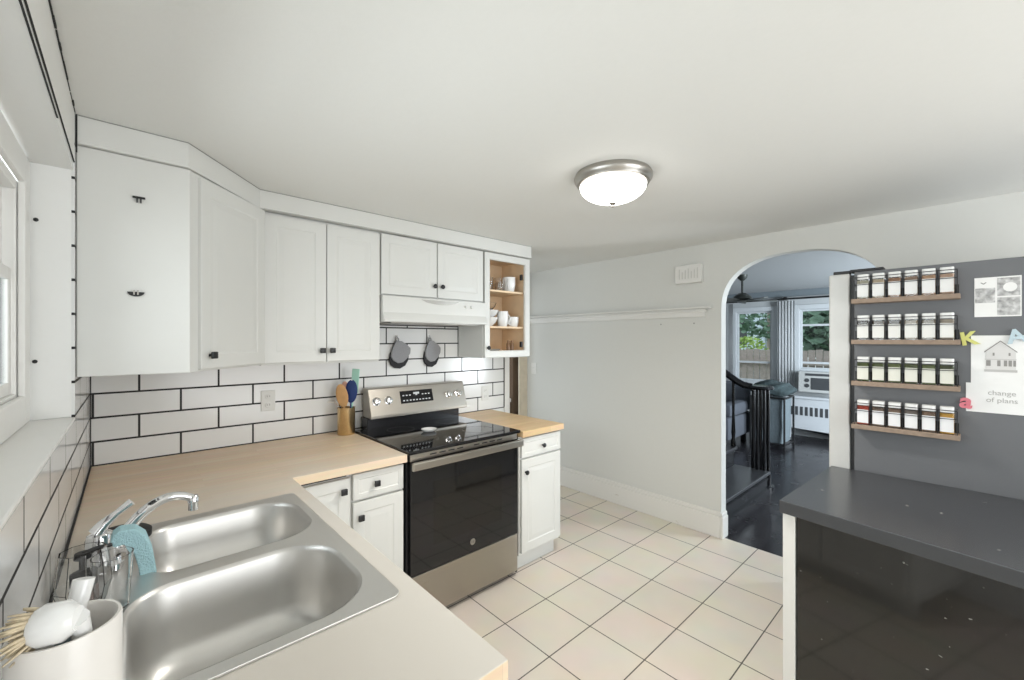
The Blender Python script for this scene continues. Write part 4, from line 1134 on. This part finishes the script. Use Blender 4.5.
tag(obj('laundry_pile', lump(6.56, -1.09, .715, 7.10, -.545, .91, 4, .10), dark_cloth, smooth='all'), 'rumpled dark grey cloth heaped on top of the hamper', 'blanket')

# radiator cover and air conditioner
rc = thing('radiator_cover', 'white radiator cover with a slotted grille under the far window', 'radiator cover', (7.7, -1.3, 0))
bm = B(); x0 = 7.62
ya, yb = -.74, -2.1
prism(bm, [(ya, 0), (ya, .60), (yb, .60), (yb, 0), (yb + .1, 0), (yb + .1, .10), (-1.12, .10), (-1.12, .03), (-1.0, .10), (ya - .06, .10), (ya - .06, 0)][0:4] + [(yb + .08, 0), (yb + .08, .10), (ya - .10, .15), (ya - .10, 0)], 'X', x0, x0 + .02)
bmesh.ops.triangulate(bm, faces=[f for f in bm.faces if len(f.verts) > 4])
lw = mat('radiator_white', (.60, .63, .66), .5)
obj('front_panel', bm, lw, rc)
obj('side_panel', box(B(), x0 + .021, ya - .02, 0, LX - .03, ya, .60), lw, rc)
obj('top_board', box(B(), x0 - .02, yb, .601, LX - .025, ya + .02, .635, .004), lw, rc)
bm = B()
for k in range(12):
    y0 = ya - .035 - k * .062
    box(bm, x0 - .003, y0 - .036, .35, x0 - .0005, y0, .48)
obj('grille', bm, ac_dark, rc)
ac = thing('window_air_conditioner', 'off-white window air conditioner with a dark grille above the radiator', 'air conditioner', (7.7, -1.2, .66))
obj('housing', box(B(), 7.66, -1.44, .70, LX + .2, -.925, 1.01, .01), ac_m, ac)
obj('front_grille', box(B(), 7.655, -1.42, .745, 7.6595, -1.09, .92), ac_dark, ac)
obj('vent_slots', box(B(), 7.655, -1.42, .95, 7.6595, -1.02, .985), ac_dark, ac)
bm = B()
for z in (.80, .88): lathe(bm, 7.6515, -1.04, z, [(.028, 0), (.03, .003), (.03, .008)], 20, 'X')
obj('dial', bm, ac_dark, ac)
struct('trim_21', box(B(), LX + .02, -1.449, 1.011, LX + .06, -.901, 1.03), wmat)

# curtains and rod
def curtain(y0, y1, z0, z1, label, x=LX - .085):
    bm = B(); n = 40
    pts = [(y0 + (y1 - y0) * k / n, x + .012 * sin(k * .9)) for k in range(n + 1)]
    lo = []; 
    for zz in (z0, (z0 + z1) / 2, z1):
        lo.append([bm.verts.new((px, py, zz)) for py, px in pts] )
    for a, b_ in zip(lo, lo[1:]):
        for k in range(n): bm.faces.new((a[k], a[k + 1], b_[k + 1], b_[k]))
    r = bmesh.ops.solidify(bm, geom=bm.faces[:], thickness=.003)
    return tag(obj('curtain', bm, curtain_m, smooth='all'), label, 'curtain', 'living room curtains')
curtain(.12, .04, .70, 2.10, 'pale curtain at the left edge of the left living room window')
curtain(-.62, -.86, .70, 2.10, 'grey curtain gathered between the two living room windows')
rd = thing('curtain_rod', 'dark curtain rod above the living room windows', 'curtain rod', (LX - .085, -.6, 2.13))
obj('rod', cyl(B(), (LX - .085, .5, 2.13), (LX - .085, -1.9, 2.13), .014, 10), black_metal, rd)
for y in (-.72, .45, -1.85): obj('bracket', box(B(), LX - .10, y - .02, 2.115, LX - .031, y + .02, 2.165), black_metal, rd)

# ceiling fan
fx_, fy_ = 5.6, -.84
fn = thing('ceiling_fan', 'dark ceiling fan hanging in the living room beyond the arch', 'ceiling fan', (fx_, fy_, 2.27))
fan_m = mat('fan_bronze', (.05, .055, .05), .4, .4)
obj('canopy', lathe(B(), fx_, fy_, 2.20, [(.02, 0), (.05, .03), (.06, .068)], 20), fan_m, fn, smooth=True)
obj('rod', cyl(B(), (fx_, fy_, 2.05), (fx_, fy_, 2.20), .012, 10), fan_m, fn)
obj('motor', lathe(B(), fx_, fy_, 1.945, [(.03, 0), (.09, .01), (.11, .035), (.09, .07), (.04, .105)], 24), fan_m, fn, smooth=True)
for k in range(5):
    bm = B(); prism(bm, [(.08, -.03), (.20, -.055), (.42, -.06), (.45, -.03), (.45, .03), (.42, .06), (.20, .055), (.08, .03)], 'Z', -.004, .004)
    bm.transform(Matrix.Translation((fx_, fy_, 1.962)) @ Matrix.Rotation(radians(72 * k + 20), 4, 'Z') @ Matrix.Rotation(radians(12), 4, 'X') @ Matrix.Scale(.85, 4))
    obj('blade', bm, fan_m, fn)

# ------------------------------------------------------------------ outdoors beyond the far windows
struct('ground', box(B(), 8.2, -9, -.6, 26, 12, -.55), mat('lawn', (.10, .18, .06), .9, bump=(5, .3, .3)))
fe = thing('garden_fence', 'weathered wooden board fence outside the living room windows', 'fence', (10.2, 0, -.55))
bm = B()
for k in range(70):
    y0 = 3 - k * .125; box(bm, 10.2, y0 - .115, -.549, 10.225, y0, 1.27 + .012 * (k % 3))
obj('boards', bm, fence_m, fe)
obj('rail', box(B(), 10.14, -5.8, .98, 10.199, 3, 1.06), fence_m, fe)
obj('rail', box(B(), 10.14, -5.8, .1, 10.199, 3, .18), fence_m, fe)
ho = thing('neighbour_house', 'pale blue-white neighbouring house seen through the left living room window', 'house', (17, 4, -.55))
obj('wall', box(B(), 16, 2.0, -.549, 20, 8, 3.6), house_m, ho)
obj('window', box(B(), 15.97, 2.55, 1.3, 15.999, 2.95, 2.2), ac_dark, ho)
bm = B(); prism(bm, [(1.7, 3.61), (8.3, 3.61), (5, 6.2)], 'X', 15.8, 20.2)
obj('roof', bm, mat('roof_shingle', (.25, .26, .30), .9), ho)
def tree(x, y, z, r, label, m, seed, nm='tree', sz=1.0, cnt=900):
    t_ = thing(nm, label, 'tree' if nm == 'tree' else 'shrub', (x, y, -.55), group='trees beyond the fence' if nm == 'tree' else None)
    rnd = random.Random(seed); bm = B()
    for k in range(cnt):
        th = rnd.uniform(0, 2 * pi); ph_ = math.acos(rnd.uniform(-1, 1)); q = rnd.uniform(.45, 1) ** .5
        p = Vector((x + r * q * sin(ph_) * cos(th), y + r * q * sin(ph_) * sin(th), z + r * sz * q * cos(ph_)))
        s = r * rnd.uniform(.07, .14); a = Vector((rnd.gauss(0, 1), rnd.gauss(0, 1), rnd.gauss(0, 1))).normalized(); u_, w_ = frame_for(a)
        vs = [bm.verts.new(p + u_ * s), bm.verts.new(p + w_ * s * .6), bm.verts.new(p - u_ * s), bm.verts.new(p - w_ * s * .6)]
        bm.faces.new(vs)
    fo = obj('foliage', bm, m, t_); fo['kind'] = 'stuff'
    obj('trunk', tube(B(), [(x, y, -.549), (x + .05, y, z * .6), (x, y, z + r * .3)], [.16 * r / 1.5, .11 * r / 1.5, .04], 10), fence_m, t_, smooth=True)
tree(14.2, 1.35, 2.4, .95, 'green tree right of the pale house outside the left window', leaf, 3)
tree(12.6, -.85, 2.1, 1.25, 'dense green tree filling the right living room window', leaf, 5, cnt=2600)
tree(17.6, -.6, 2.6, 2.3, 'farther green tree behind the dense one outside the right window', leaf, 8, cnt=2200)
tree(11.2, .95, 1.15, .45, 'yellow-green shrub rising behind the fence outside the left window', leaf2, 6, 'garden_shrub', cnt=500)
